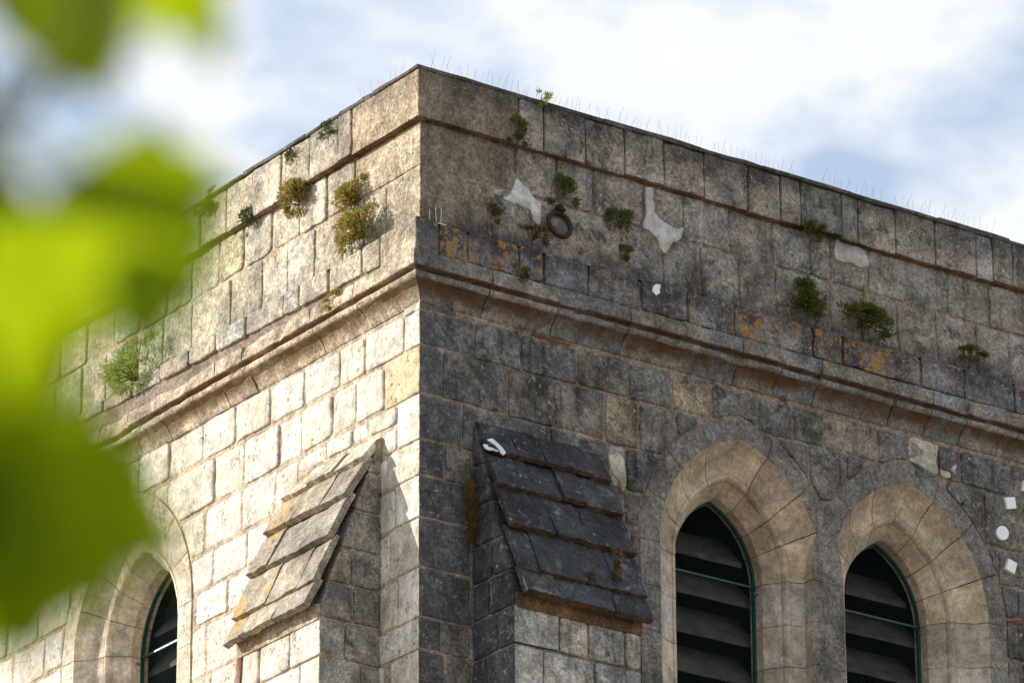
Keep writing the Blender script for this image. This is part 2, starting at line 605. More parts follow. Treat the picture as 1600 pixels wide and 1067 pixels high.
def block(name, parent, lo, hi, mat, tint=None, bev=.012, amp=.004, cuts=2, shade=None, under=None):
    """a squared block with worn, uneven arrises (corner stones, coping)"""
    lo, hi = np.array(lo, float), np.array(hi, float)
    c, s = (lo + hi) / 2, (hi - lo)
    bm = bmesh.new()
    bmesh.ops.create_cube(bm, size=1)
    for v in bm.verts:
        v.co = Vector((v.co.x * s[0], v.co.y * s[1], v.co.z * s[2]))
    big = [e for e in bm.edges if e.calc_length() > .16]
    if cuts:
        bmesh.ops.subdivide_edges(bm, edges=big, cuts=cuts, use_grid_fill=True)
    ed = [e for e in bm.edges if e.calc_face_angle(0) > .5]
    bmesh.ops.bevel(bm, geom=ed, offset=bev, offset_type='OFFSET', segments=2, profile=.6, affect='EDGES')
    sd = rnd.uniform(0, 90)
    rough(bm, amp, 9, sd)
    rough(bm, amp * .5, 31, sd)
    me = bpy.data.meshes.new(name)
    bm.to_mesh(me)
    bm.free()
    o = link(name, me, parent, [mat, shade or mat, under or mat], tint)
    if under:
        for pl in me.polygons:
            if pl.normal.z < -.5:
                pl.material_index = 2
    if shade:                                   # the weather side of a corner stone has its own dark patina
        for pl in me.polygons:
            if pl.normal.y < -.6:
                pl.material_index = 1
    o.location = Vector(c) - wloc(parent)
    return o


# tints: (r, g, b, lichen)
def vary(c, k=.14, h=.05, a=0.0):
    s = rnd.uniform(1 - k, 1 + k)
    return (c[0] * s * rnd.uniform(1 - h, 1 + h), c[1] * s, c[2] * s * rnd.uniform(1 - h, 1 + h), a)


GREYS = [(.235, .215, .186), (.225, .21, .19), (.245, .217, .181), (.216, .206, .193), (.235, .205, .178), (.222, .201, .172)]
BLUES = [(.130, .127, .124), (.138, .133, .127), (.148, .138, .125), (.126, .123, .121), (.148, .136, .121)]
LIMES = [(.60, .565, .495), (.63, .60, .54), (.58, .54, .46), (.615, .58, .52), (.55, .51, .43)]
OCHRES = [(.39, .34, .26), (.42, .375, .30), (.36, .32, .25), (.43, .395, .325), (.39, .365, .315)]


def t_grey(i, a, b):
    return vary(rnd.choice(GREYS), .11, .03, rnd.choice((0, 0, 0, .1, .2)))


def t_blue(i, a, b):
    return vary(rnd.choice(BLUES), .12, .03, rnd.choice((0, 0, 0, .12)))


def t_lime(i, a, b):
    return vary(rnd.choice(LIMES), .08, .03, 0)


def t_ochre(i, a, b):
    c = vary(rnd.choice(OCHRES), .1, .02, rnd.choice((0, .15, .3)))
    g = min(.45, max(0, (a - 1.2) * .2)) * rnd.uniform(.3, 1)          # greener towards the damp far end
    return (c[0] * (1 - .45 * g), c[1] * (1 - .2 * g), c[2] * (1 - .7 * g), c[3])


class Arch:
    """pointed opening: uc centre, a half-span and R radius of the face arris, zs springing; ring = flat outer ring"""
    def __init__(s, uc, a=.608, R=.79, zs=-1.12, ring=.145):
        s.uc, s.a, s.R, s.zs, s.ring = uc, a, R, zs, ring
        s.c = R - a

    def top(s, u, off):
        x = abs(u - s.uc)
        if x >= s.a + off:
            return None
        return s.zs + math.sqrt(max(0, (s.R + off) ** 2 - (x + s.c) ** 2))

    def pt(s, side, inset, tau):
        Rs = s.R + s.ring - inset
        th = tau * math.acos(min(1, s.c / Rs))
        return s.uc + side * (-s.c + Rs * math.cos(th)), s.zs + Rs * math.sin(th)

    def jamb(s, side, inset, z):
        return s.uc + side * (s.a + s.ring - inset), z


def cut_polys(u0, u1, zb, zt, arches, off):
    """outline(s) of a stone between two joints and two beds, cut back around the window rings"""
    hit = [A for A in arches if A.uc - A.a - off < u1 and A.uc + A.a + off > u0]
    if not hit:
        return [[(u0, zb(u0)), (u1, zb(u1)), (u1, zt(u1)), (u0, zt(u0))]]
    us = list(np.linspace(u0, u1, 28))
    for A in hit:
        for sgn in (-1, 1):
            e = A.uc + sgn * (A.a + off)
            for x in (e - 1e-4, e + 1e-4):
                if u0 < x < u1:
                    us.append(x)
    us.sort()
    segs, cur = [], []
    for u in us:
        b = zb(u)
        for A in hit:
            t = A.top(u, off)
            if t is not None and t > b:
                b = t
        if b > zt(u) - .03:
            if len(cur) > 1:
                segs.append(cur)
            cur = []
        else:
            cur.append((u, b))
    if len(cur) > 1:
        segs.append(cur)
    out = []
    for sg in segs:
        if sg[-1][0] - sg[0][0] < .05:
            continue
        # thin the bottom line
        bot = [sg[0]] + [sg[i] for i in range(1, len(sg) - 1) if abs((sg[i + 1][1] - sg[i][1]) - (sg[i][1] - sg[i - 1][1])) > 1e-5 or i % 3 == 0] + [sg[-1]]
        out.append(bot + [(sg[-1][0], zt(sg[-1][0])), (sg[0][0], zt(sg[0][0]))])
    return out


def course(parent, fr, zt, zb, xs, mat, tint, d=0.0, gap=.016, bed=.018, depth=.14, arches=(), us=None, end=None,
           rr=.018, name='stone', skip=(), special=None, wid=(.24, .36), proud=.005, jit=.007, bevel=.006, wave=.0035):
    zm = (zt(1.5) + zb(1.5)) / 2
    if us is None:
        us = [a_at(fr, x, (zt(1.5) + zb(1.5)) / 2 + 0, d) for x in xs]
        us = []
        for x in xs:
            g = a_at(fr, x, zm, d)
            g = a_at(fr, x, (zt(g) + zb(g)) / 2, d)
            us.append(g)
    us = sorted(us)
    if end:
        while us[-1] < end - .2:
            us.append(min(end, us[-1] + rnd.uniform(*wid)))
    made = []
    for i in range(len(us) - 1):
        if i in skip:
            continue
        u0, u1 = us[i] + gap / 2, us[i + 1] - gap / 2
        if u1 - u0 < .03:
            continue
        e1, e2 = rnd.uniform(-.004, .004), rnd.uniform(-.004, .004)
        T = (lambda u, e=e1: zt(u) - bed / 2 + e)
        B = (lambda u, e=e2: zb(u) + bed / 2 + e)
        for poly in cut_polys(u0, u1, B, T, arches, .145 + gap * .7):
            tn = tint(i, (u0 + u1) / 2, zm)
            if special and i in special:
                tn = special[i]
            made.append(slab(name, parent, fr, poly, d + proud + rnd.uniform(-.005, .006), depth, mat, tn, rr=rr, jit=jit, tilt=.014, bevel=bevel, wave=wave))
    return made


# ------------------------------------------------------------------ ground and the tower's shell
gm = bpy.data.meshes.new('ground')
S = 1500
gm.from_pydata([(-S, -S, GROUND), (S, -S, GROUND), (S, S, GROUND), (-S, S, GROUND)], [], [(0, 1, 2, 3)])
tag(link('ground', gm, None, M['ground']), kind='structure')

LX, LY = 5.9, 6.3
ZTOP, ZCOP, ZA, ZLED, ZC, ZFIL = 1.437, 1.132, .843, .473, .259, .157
tower = empty('church_tower', (0, 0, GROUND))
tag(tower, 'square stone church tower corner with parapet, moulded cornice, buttresses and pointed belfry windows', 'tower')

W1, W2, W3 = Arch(2.303), Arch(3.569), Arch(3.163)


def sheet(V, Fc, fr, u0, u1, z0, z1, d, arches, step=.04, amp=.004, off=.07):
    """a mortar face with openings, uneven"""
    us = list(np.arange(u0, u1, step)) + [u1]
    for A in arches:
        for sgn in (-1, 1):
            us += [A.uc + sgn * (A.a + off) - 1e-4, A.uc + sgn * (A.a + off) + 1e-4]
    us = sorted(us)
    rows = max(2, int((z1 - z0) / step))
    idx = {}
    cols = []
    for i, u in enumerate(us):
        b = z0
        for A in arches:
            t = A.top(u, off)
            if t is not None:
                b = max(b, t)
        ids = []
        for k in range(rows + 1):
            z = b + (z1 - b) * k / rows
            dd = d + amp * noise.noise(Vector((u * 9, z * 9, d * 40))) + amp * .6 * noise.noise(Vector((u * 30, z * 30, d * 10)))
            V.append(P3(fr, u, z, dd))
            ids.append(len(V) - 1)
        cols.append((b, ids))
    for i in range(len(us) - 1):
        b0, b1 = cols[i][0], cols[i + 1][0]
        if us[i + 1] - us[i] < 3e-4:
            continue
        for k in range(rows):
            A, B = cols[i][1], cols[i + 1][1]
            Fc.append((A[k], B[k], B[k + 1], A[k + 1]))


ZLOW = -3.3
V, Fc = [], []
sheet(V, Fc, FR, -.0, LX, ZLOW, .03, -.006, (W1, W2))
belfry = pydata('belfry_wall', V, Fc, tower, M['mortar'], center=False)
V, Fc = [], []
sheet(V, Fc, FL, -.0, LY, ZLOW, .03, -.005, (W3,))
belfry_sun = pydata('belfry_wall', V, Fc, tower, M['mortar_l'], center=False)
V, Fc = [], []
sheet(V, Fc, FR, -.0, LX, .3, ZCOP + .02, -.006, ())
parapet = pydata('parapet', V, Fc, tower, M['mortar'], center=False)
V, Fc = [], []
sheet(V, Fc, FL, -.0, LY, .3, ZCOP + .02, -.006, ())
parapet_sun = pydata('parapet', V, Fc, tower, M['mortar_l'], center=False)
V, Fc = [], []
sheet(V, Fc, FR, -.085, LX, .1, ZLED - .02, .075, ())
sheet(V, Fc, FL, -.085, LY, .1, ZLED - .02, .075, ())
cornice = pydata('cornice', V, Fc, tower, M['mortar_lichen'], center=False)


def shell():
    V, Fc = [], []

    def quad(*p):
        k = len(V)
        V.extend(p)
        Fc.append((k, k + 1, k + 2, k + 3))
    g, t = GROUND, ZCOP
    x0, y0, x1, y1 = -.02, -.02, LX, LY
    zl = ZLOW
    quad((x0, y0, g), (x1, y0, g), (x1, y0, zl), (x0, y0, zl))
    quad((x0, y1, g), (x0, y0, g), (x0, y0, zl), (x0, y1, zl))
    quad((x1, y0, g), (x1, y1, g), (x1, y1, t), (x1, y0, t))
    quad((x1, y1, g), (x0, y1, g), (x0, y1, t), (x1, y1, t))
    quad((.05, .05, .25), (x1, .05, .25), (x1, y1, .25), (.05, y1, .25))          # roof deck
    quad((x0, y0, zl), (x1, y0, zl), (x1, y1, zl), (x0, y1, zl))                  # belfry floor
    quad((.4, .4, .25), (x1, .4, .25), (x1, .4, t), (.4, .4, t))                  # parapet backs
    quad((.4, .4, .25), (.4, y1, .25), (.4, y1, t), (.4, .4, t))
    quad((.002, .002, t), (x1, .002, t), (x1, .4, t), (.002, .4, t))
    quad((.002, .4, t), (.4, .4, t), (.4, y1, t), (.002, y1, t))
    return pydata('tower_shaft', V, Fc, tower, M['mortar'], center=False)


shell()

# ------------------------------------------------------------------ coping
JC = [811, 850, 915, 977, 1038, 1101, 1170, 1220, 1251, 1315, 1341, 1400, 1462, 1526, 1551, 1582]
JCL = [549.5, 528.5, 483, 438.5, 395, 352, 312, 268, 226, 186, 146, 106, 66, 28]
coping = empty('coping', (0, 0, 0), tower)
coping.location = Vector((0, 0, ZCOP)) - tower.location
PC = .05
zc = (ZTOP + ZCOP) / 2
uc_ = [a_at(FR, x, zc, PC) for x in JC]
while uc_[-1] < LX - .25:
    uc_.append(uc_[-1] + rnd.uniform(.24, .34))
uc_[-1] = LX
vc_ = [a_at(FL, x, zc, PC) for x in JCL]
while vc_[-1] < LY - .25:
    vc_.append(vc_[-1] + rnd.uniform(.24, .34))
vc_[-1] = LY
# corner block, then the two runs; each carries its own slight set-out and wear
block('coping_stone', coping, (-PC, -PC, ZCOP), (uc_[0] - .004, vc_[0] - .004, ZTOP), M['ochre'], (.32, .26, .185, .2), .010, .005, 3, M['quoin_brown'], M['algae'])
pale = {13: (.27, .26, .255, .1)}
for i in range(len(uc_) - 1):
    e = rnd.uniform(-.007, .007)
    tn = pale.get(i + 0, t_grey(0, 0, 0))
    block('coping_stone', coping, (uc_[i] + .004, -PC + e, ZCOP + rnd.uniform(-.006, .012)), (uc_[i + 1] - .004, .40, ZTOP + rnd.uniform(-.012, 0)),
          M['stone'], tn, .013, .007, 2, None, M['algae'])
for i in range(len(vc_) - 1):
    e = rnd.uniform(-.007, .007)
    tn = t_ochre(0, vc_[i], 0)
    block('coping_stone', coping, (-PC + e, vc_[i] + .004, ZCOP + rnd.uniform(-.006, .012)), (.40, vc_[i + 1] - .004, ZTOP + rnd.uniform(-.012, 0)),
          M['ochre'], tn, .013, .007, 2, None, M['algae_sun'])
# thin dark slabs bedded on top
k = -PC - .012
while k < LX:
    w = rnd.uniform(.35, .7)
    block('cap_slab', coping, (k + .002, -PC - .008 + rnd.uniform(-.012, .01), ZTOP - .003), (min(k + w, LX), .42, ZTOP + rnd.uniform(.02, .036)), M['cap'], None, .008, .007, 3)
    k += w
k = .425
while k < LY:
    w = rnd.uniform(.35, .7)
    block('cap_slab', coping, (-PC - .008 + rnd.uniform(-.012, .01), k + .002, ZTOP - .003), (.42, min(k + w, LY), ZTOP + rnd.uniform(.014, .028)), M['cap'], None, .008, .007, 3)
    k += w
block('cap_slab', coping, (-PC - .006, .2, ZTOP - .003), (-.02, .423, ZTOP + .022), M['cap'], None, .006, .005, 2)

# ------------------------------------------------------------------ parapet masonry
zA_r = Bed(FR, [(659, 260), (900, 324), (1059, 371), (1144, 394), (1299, 444), (1415, 474), (1546, 511)])
zT_r, zL_r = Lev(ZCOP + .01), Lev(ZLED - .01)
zA_l = Bed(FL, [(655, 257), (582, 300), (533, 333), (492, 356), (458, 377), (395, 412), (362, 435), (324, 453)])
zC_r = Bed(FR, [(648, 389), (696, 399), (762, 420), (999, 484), (1097, 510), (1171, 534), (1269, 560), (1400, 594), (1537, 629)], .10)
zC_l = Bed(FL, [(648, 389), (593, 414), (545, 437), (498, 465), (443, 493), (386, 526)], .10)


def quoin(parent, px, z0, z1, xr, xl, mat, tint, shade=None, p=.004, bev=.010, gap=.006, amp=.004):
    zm = (z0 + z1) / 2
    ur = a_at(FR, xr, zm, px) - gap
    vl = a_at(FL, xl, zm, px) - gap
    return block('quoin', parent, (-px - p, -px - p, z0 + gap), (ur, vl, z1 - gap), mat, tint, bev, amp, 3, shade)


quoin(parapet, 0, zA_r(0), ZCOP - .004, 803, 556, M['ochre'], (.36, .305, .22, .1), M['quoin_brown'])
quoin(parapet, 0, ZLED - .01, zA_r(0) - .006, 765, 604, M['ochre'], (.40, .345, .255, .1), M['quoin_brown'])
course(parapet, FR, zT_r, zA_r, [805, 870, 926, 1005, 1067, 1139, 1207, 1297, 1357, 1415, 1480, 1545, 1605], M['stone'], t_grey, end=LX)
course(parapet, FR, zA_r, zL_r, [767, 829, 900, 970, 1035, 1095, 1154, 1212, 1297, 1345, 1402, 1463, 1525, 1577, 1640], M['stone'], t_grey, end=LX)
course(parapet_sun, FL, zT_r, zA_l, [556, 512, 469, 426, 382, 343, 300, 262, 220, 180, 136, 96, 54, 10], M['ochre'], t_ochre, end=LY, rr=.028, gap=.014, bed=.02)
course(parapet_sun, FL, zA_l, zL_r, [605, 570, 537, 493, 450, 410, 361, 300, 255, 214, 166, 128, 86, 44, 2], M['ochre'], t_ochre, end=LY, rr=.028, gap=.014, bed=.02)


# ledge course with the orange lichen
def t_ledge(i, a, b):
    c = vary(rnd.choice([(.15, .152, .168), (.14, .145, .162), (.17, .16, .165), (.165, .155, .15)]), .1, .03)
    return (*c[:3], .88 if a < 1.3 else .55 if a < 2.3 else .7)


def t_ledge_l(i, a, b):
    return vary(rnd.choice(OCHRES), .12, .03, rnd.choice((.45, .5, .55)))


zTL = Lev(ZLED)
block('ledge_stone', cornice, (-.094, -.094, zC_r(0) + .006), (a_at(FR, 686, .36, .09) - .006, a_at(FL, 594, .36, .09) - .007, ZLED), M['ochre'], (.36, .31, .235, .4), .010, .005, 3, M['ledge_dark'])
course(cornice, FR, zTL, zC_r, [686, 731, 811, 849, 919, 1001, 1074, 1148, 1270, 1317, 1439, 1507, 1585, 1650], M['stone'], t_ledge, d=.09, end=LX, name='ledge_stone', depth=0, special={3: (.16, .165, .185, .3)})
course(cornice, FL, zTL, zC_l, [594, 565, 514, 468, 443, 384, 338, 296, 250, 205, 160, 118, 76, 30], M['ochre'], t_ledge_l, d=.09, end=LY, name='ledge_stone', depth=0, rr=.022, gap=.014, bed=.016)
# flat weathered top of the ledge
V, Fc = [], []
for fr, L_ in ((FR, LX), (FL, LY)):
    k = len(V)
    nn = 90
    for i in range(nn + 1):
        a = -.08 + (L_ + .08) * i / nn
        V += [P3(fr, max(a, -.085), ZLED - .012, .085), P3(fr, max(a, -.01), ZLED + .006 + .006 * noise.noise(Vector((a * 6, 0, 0))), -.01)]
    for i in range(nn):
        Fc.append((k + 2 * i, k + 2 * i + 2, k + 2 * i + 3, k + 2 * i + 1))
pydata('ledge_bedding', V, Fc, cornice, M['cap'], center=False)

# moulded cornice: fillet, roll and hollow, mitred at the corner
PROF = [(.02, .262), (.108, .258), (.124, .250), (.128, .20), (.128, .163), (.120, .157), (.094, .153), (.088, .148),
        (.094, .140), (.104, .130), (.106, .118), (.100, .104), (.088, .096), (.074, .090), (.052, .074), (.034, .05), (.02, .026), (.012, .006), (.004, -.006), (-.03, -.012)]
ALG = set()


def cornice_stone(path, mat, tint, other=None, split=99):
    """path: list of functions (p) -> (x, y)"""
    V, Fc, mats = [], [], []
    n = len(PROF)
    sd = rnd.uniform(0, 50)
    for g in path:
        for (p, z) in PROF:
            x, y = g(0)
            chip = max(0, noise.noise(Vector((x * 4.3 + y * 4.3, z * 9, sd))) - .22) * .07 + max(0, noise.noise(Vector((x * 15 + y * 15, z * 20, sd))) - .3) * .03
            x, y = g(p - (chip if p > .07 else 0))
            q = Vector((x, y, z))
            nz = noise.noise_vector(q * 11 + Vector((sd, 0, 0))) * .004 + noise.noise_vector(q * 34) * .0025
            V.append((x + nz.x, y + nz.y, z + nz.z))
    for i in range(len(path) - 1):
        for j in range(n - 1):
            Fc.append((i * n + j, i * n + j + 1, (i + 1) * n + j + 1, (i + 1) * n + j))
            mats.append(1 if j in ALG else (0 if i < split else 2))
    Fc.append(tuple(range(n)))
    Fc.append(tuple(range(len(path) * n - 1, (len(path) - 1) * n - 1, -1)))
    mats += [0, 0]
    o = pydata('cornice_stone', V, Fc, cornice, [mat, M['algae']] + ([other] if other else []), tint)
    for pl, k in zip(o.data.polygons, mats):
        pl.material_index = k
    bm = bmesh.new()
    bm.from_mesh(o.data)
    bmesh.ops.recalc_face_normals(bm, faces=bm.faces)
    bm.to_mesh(o.data)
    bm.free()
    return o


def run(a0, a1, fr):
    k = max(2, int((a1 - a0) / .05))
    e = rnd.uniform(-.004, .004)
    if fr is FR:
        return [(lambda p, a=a0 + (a1 - a0) * i / k: (a, -p - e)) for i in range(k + 1)]
    return [(lambda p, a=a0 + (a1 - a0) * i / k: (-p - e, a)) for i in range(k + 1)]


ce = [a_at(FR, x, .12, .1) for x in (766, 873, 982, 1094, 1158, 1220, 1282, 1345, 1400, 1456, 1511, 1570, 1640)]
ve = [a_at(FL, x, .12, .1) for x in (557, 489, 432, 383, 341, 295, 250, 205, 160, 115, 70, 25)]
while ce[-1] < LX - .3:
    ce.append(ce[-1] + rnd.uniform(.25, .4))
ce[-1] = LX
while ve[-1] < LY - .3:
    ve.append(ve[-1] + rnd.uniform(.25, .4))
ve[-1] = LY
pth = [(lambda p, a=ce[0] - .004 - (ce[0] - .03) * i / 8: (a, -p)) for i in range(9)]
pth += [lambda p: (-p, -p)]
pth += [(lambda p, a=.03 + (ve[0] - .034) * i / 8: (-p, a)) for i in range(9)]
cornice_stone(pth, M['cornice_dark'], (.39, .33, .25, .3), M['cornice_sun'], 9)
for i in range(len(ce) - 1):
    c = vary(rnd.choice([(.2, .18, .16), (.18, .175, .175), (.215, .185, .16)]), .1, .03, rnd.choice((.1, .2, .3)))
    cornice_stone(run(ce[i] + .003, ce[i + 1] - .003, FR), M['cornice'], c)
for i in range(len(ve) - 1):
    cornice_stone(run(ve[i] + .003, ve[i + 1] - .003, FL), M['cornice_sun'], vary((.40, .33, .25), .1, .03, rnd.choice((.1, .25, .35))))

# ------------------------------------------------------------------ belfry walls
B1 = Bed(FR, [(656, 538), (745, 561), (902, 601), (1046, 640), (1237, 692), (1375, 724), (1579, 772)])
B2 = Bed(FR, [(656, 613.5), (715, 626), (794, 650), (945, 690), (998, 704)])
T1 = Lev(-.035)
ZQ = [-.052, -.273, -.570, -.848, -1.065, -1.319, -1.618, -1.914, -2.102, -2.34, -2.62, -2.88, -3.12, -3.3]
LV = [Lev(z) for z in ZQ]
AR = (W1, W2)
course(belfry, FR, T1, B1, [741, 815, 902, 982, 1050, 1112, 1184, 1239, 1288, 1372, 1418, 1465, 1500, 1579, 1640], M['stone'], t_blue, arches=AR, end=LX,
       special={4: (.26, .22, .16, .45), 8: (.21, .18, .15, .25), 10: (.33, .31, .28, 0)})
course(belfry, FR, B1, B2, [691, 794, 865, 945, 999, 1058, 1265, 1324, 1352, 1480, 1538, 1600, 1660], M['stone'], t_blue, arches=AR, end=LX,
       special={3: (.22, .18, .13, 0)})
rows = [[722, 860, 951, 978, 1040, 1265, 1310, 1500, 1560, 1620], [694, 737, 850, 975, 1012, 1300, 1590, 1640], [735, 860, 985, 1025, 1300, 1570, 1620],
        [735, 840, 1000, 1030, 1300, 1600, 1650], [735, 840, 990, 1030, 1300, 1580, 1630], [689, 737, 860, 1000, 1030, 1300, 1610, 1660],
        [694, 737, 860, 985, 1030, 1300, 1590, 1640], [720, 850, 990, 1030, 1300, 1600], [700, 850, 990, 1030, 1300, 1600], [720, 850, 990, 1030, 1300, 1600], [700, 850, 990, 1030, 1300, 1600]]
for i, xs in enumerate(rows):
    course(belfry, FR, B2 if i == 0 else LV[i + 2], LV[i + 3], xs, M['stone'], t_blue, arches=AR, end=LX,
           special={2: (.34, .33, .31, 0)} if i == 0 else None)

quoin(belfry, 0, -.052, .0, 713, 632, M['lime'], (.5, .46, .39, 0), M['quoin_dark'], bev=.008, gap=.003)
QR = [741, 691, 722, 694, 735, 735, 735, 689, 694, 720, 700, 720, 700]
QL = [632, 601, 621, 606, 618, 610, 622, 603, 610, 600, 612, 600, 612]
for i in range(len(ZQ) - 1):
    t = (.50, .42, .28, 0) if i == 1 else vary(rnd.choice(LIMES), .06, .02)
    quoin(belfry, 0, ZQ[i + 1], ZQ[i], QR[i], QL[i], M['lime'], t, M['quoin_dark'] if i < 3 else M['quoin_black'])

T1l = Bed(FL, [(655, 478), (578, 517), (482, 569), (374, 628), (269, 686)])
L1 = Bed(FL, [(653, 541), (557, 592), (476, 641), (368, 694), (266, 748)])
L2 = Bed(FL, [(654.5, 611), (602, 639.5), (560, 660.5), (473, 711), (437, 736), (341, 784), (300, 803)])
L3a = Bed(FL, [(621, 663), (599, 675), (552, 698), (470, 740)])
L3 = Bed(FL, [(655, 685), (425, 811), (318, 862)])
L4 = Bed(FL, [(655, 741), (416, 870), (357, 899), (305, 930)])
L5 = Bed(FL, [(655, 807), (384, 947), (315, 973)])
L6 = Bed(FL, [(655, 885), (371, 1031), (320, 1054)])
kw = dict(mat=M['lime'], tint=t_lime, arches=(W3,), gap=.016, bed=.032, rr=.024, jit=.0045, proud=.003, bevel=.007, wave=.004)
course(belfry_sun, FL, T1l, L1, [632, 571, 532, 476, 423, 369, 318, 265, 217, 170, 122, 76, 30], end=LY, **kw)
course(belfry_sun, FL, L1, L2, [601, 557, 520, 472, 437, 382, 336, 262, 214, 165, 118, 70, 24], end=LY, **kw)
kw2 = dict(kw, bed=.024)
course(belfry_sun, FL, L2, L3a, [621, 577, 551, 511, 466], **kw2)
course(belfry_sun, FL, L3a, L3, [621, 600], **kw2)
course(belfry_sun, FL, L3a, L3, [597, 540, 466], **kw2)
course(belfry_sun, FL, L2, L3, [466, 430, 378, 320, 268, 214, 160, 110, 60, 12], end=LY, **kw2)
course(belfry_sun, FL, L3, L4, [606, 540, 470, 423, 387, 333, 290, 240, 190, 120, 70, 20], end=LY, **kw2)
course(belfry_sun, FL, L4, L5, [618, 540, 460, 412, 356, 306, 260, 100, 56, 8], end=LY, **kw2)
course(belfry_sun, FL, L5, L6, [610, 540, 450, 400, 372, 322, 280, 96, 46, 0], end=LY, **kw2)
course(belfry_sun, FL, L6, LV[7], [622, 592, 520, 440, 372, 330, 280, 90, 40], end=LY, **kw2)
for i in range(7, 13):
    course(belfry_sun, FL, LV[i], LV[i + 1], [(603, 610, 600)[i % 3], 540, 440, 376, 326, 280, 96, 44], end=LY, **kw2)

# ------------------------------------------------------------------ belfry windows
# section of the surround: (inset from the outer edge of the ring, set-back)
SEC = [(0, .004), (.142, .006), (.147, .0), (.165, -.026), (.195, -.055), (.235, -.082), (.275, -.1), (.308, -.108), (.312, -.112),
       (.318, -.106), (.330, -.107), (.342, -.115), (.350, -.13), (.354, -.15), (.360, -.152), (.423, -.24), (.424, -.335)]
INS = .424


def sweep(fr, A, side, tz0, tz1, arc, inset_extra=0.0, sec=SEC, back=True):
    """tz0..tz1: tau on the arc or height on the jamb"""
    V, Fc = [], []
    pr = [(max(s_ - inset_extra, 0), d_ - inset_extra) for s_, d_ in sec]
    if back:
        pr = pr + [(pr[-1][0], -.36), (.03, -.36)]
    n = len(pr)
    k = 7 if arc else 2
    for i in range(k + 1):
        t = tz0 + (tz1 - tz0) * i / k
        for s_, d_ in pr:
            a, b = A.pt(side, s_, t) if arc else A.jamb(side, s_, t)
            V.append(P3(fr, a, b, d_))
    for i in range(k):
        for j in range(n if back else n - 1):
            q = (j + 1) % n
            Fc.append((i * n + j, i * n + q, (i + 1) * n + q, (i + 1) * n + j))
    if back:
        Fc.append(tuple(range(n)))
        Fc.append(tuple(range((k + 1) * n - 1, k * n - 1, -1)))
    return V, Fc


DRESS = [(.37, .325, .27), (.35, .32, .28), (.39, .34, .285), (.345, .32, .285), (.37, .315, .25)]
WARM = [(.43, .345, .255), (.41, .335, .255), (.46, .37, .27), (.40, .32, .25)]
RINGC = [(.20, .185, .165), (.21, .2, .185), (.19, .178, .165)]


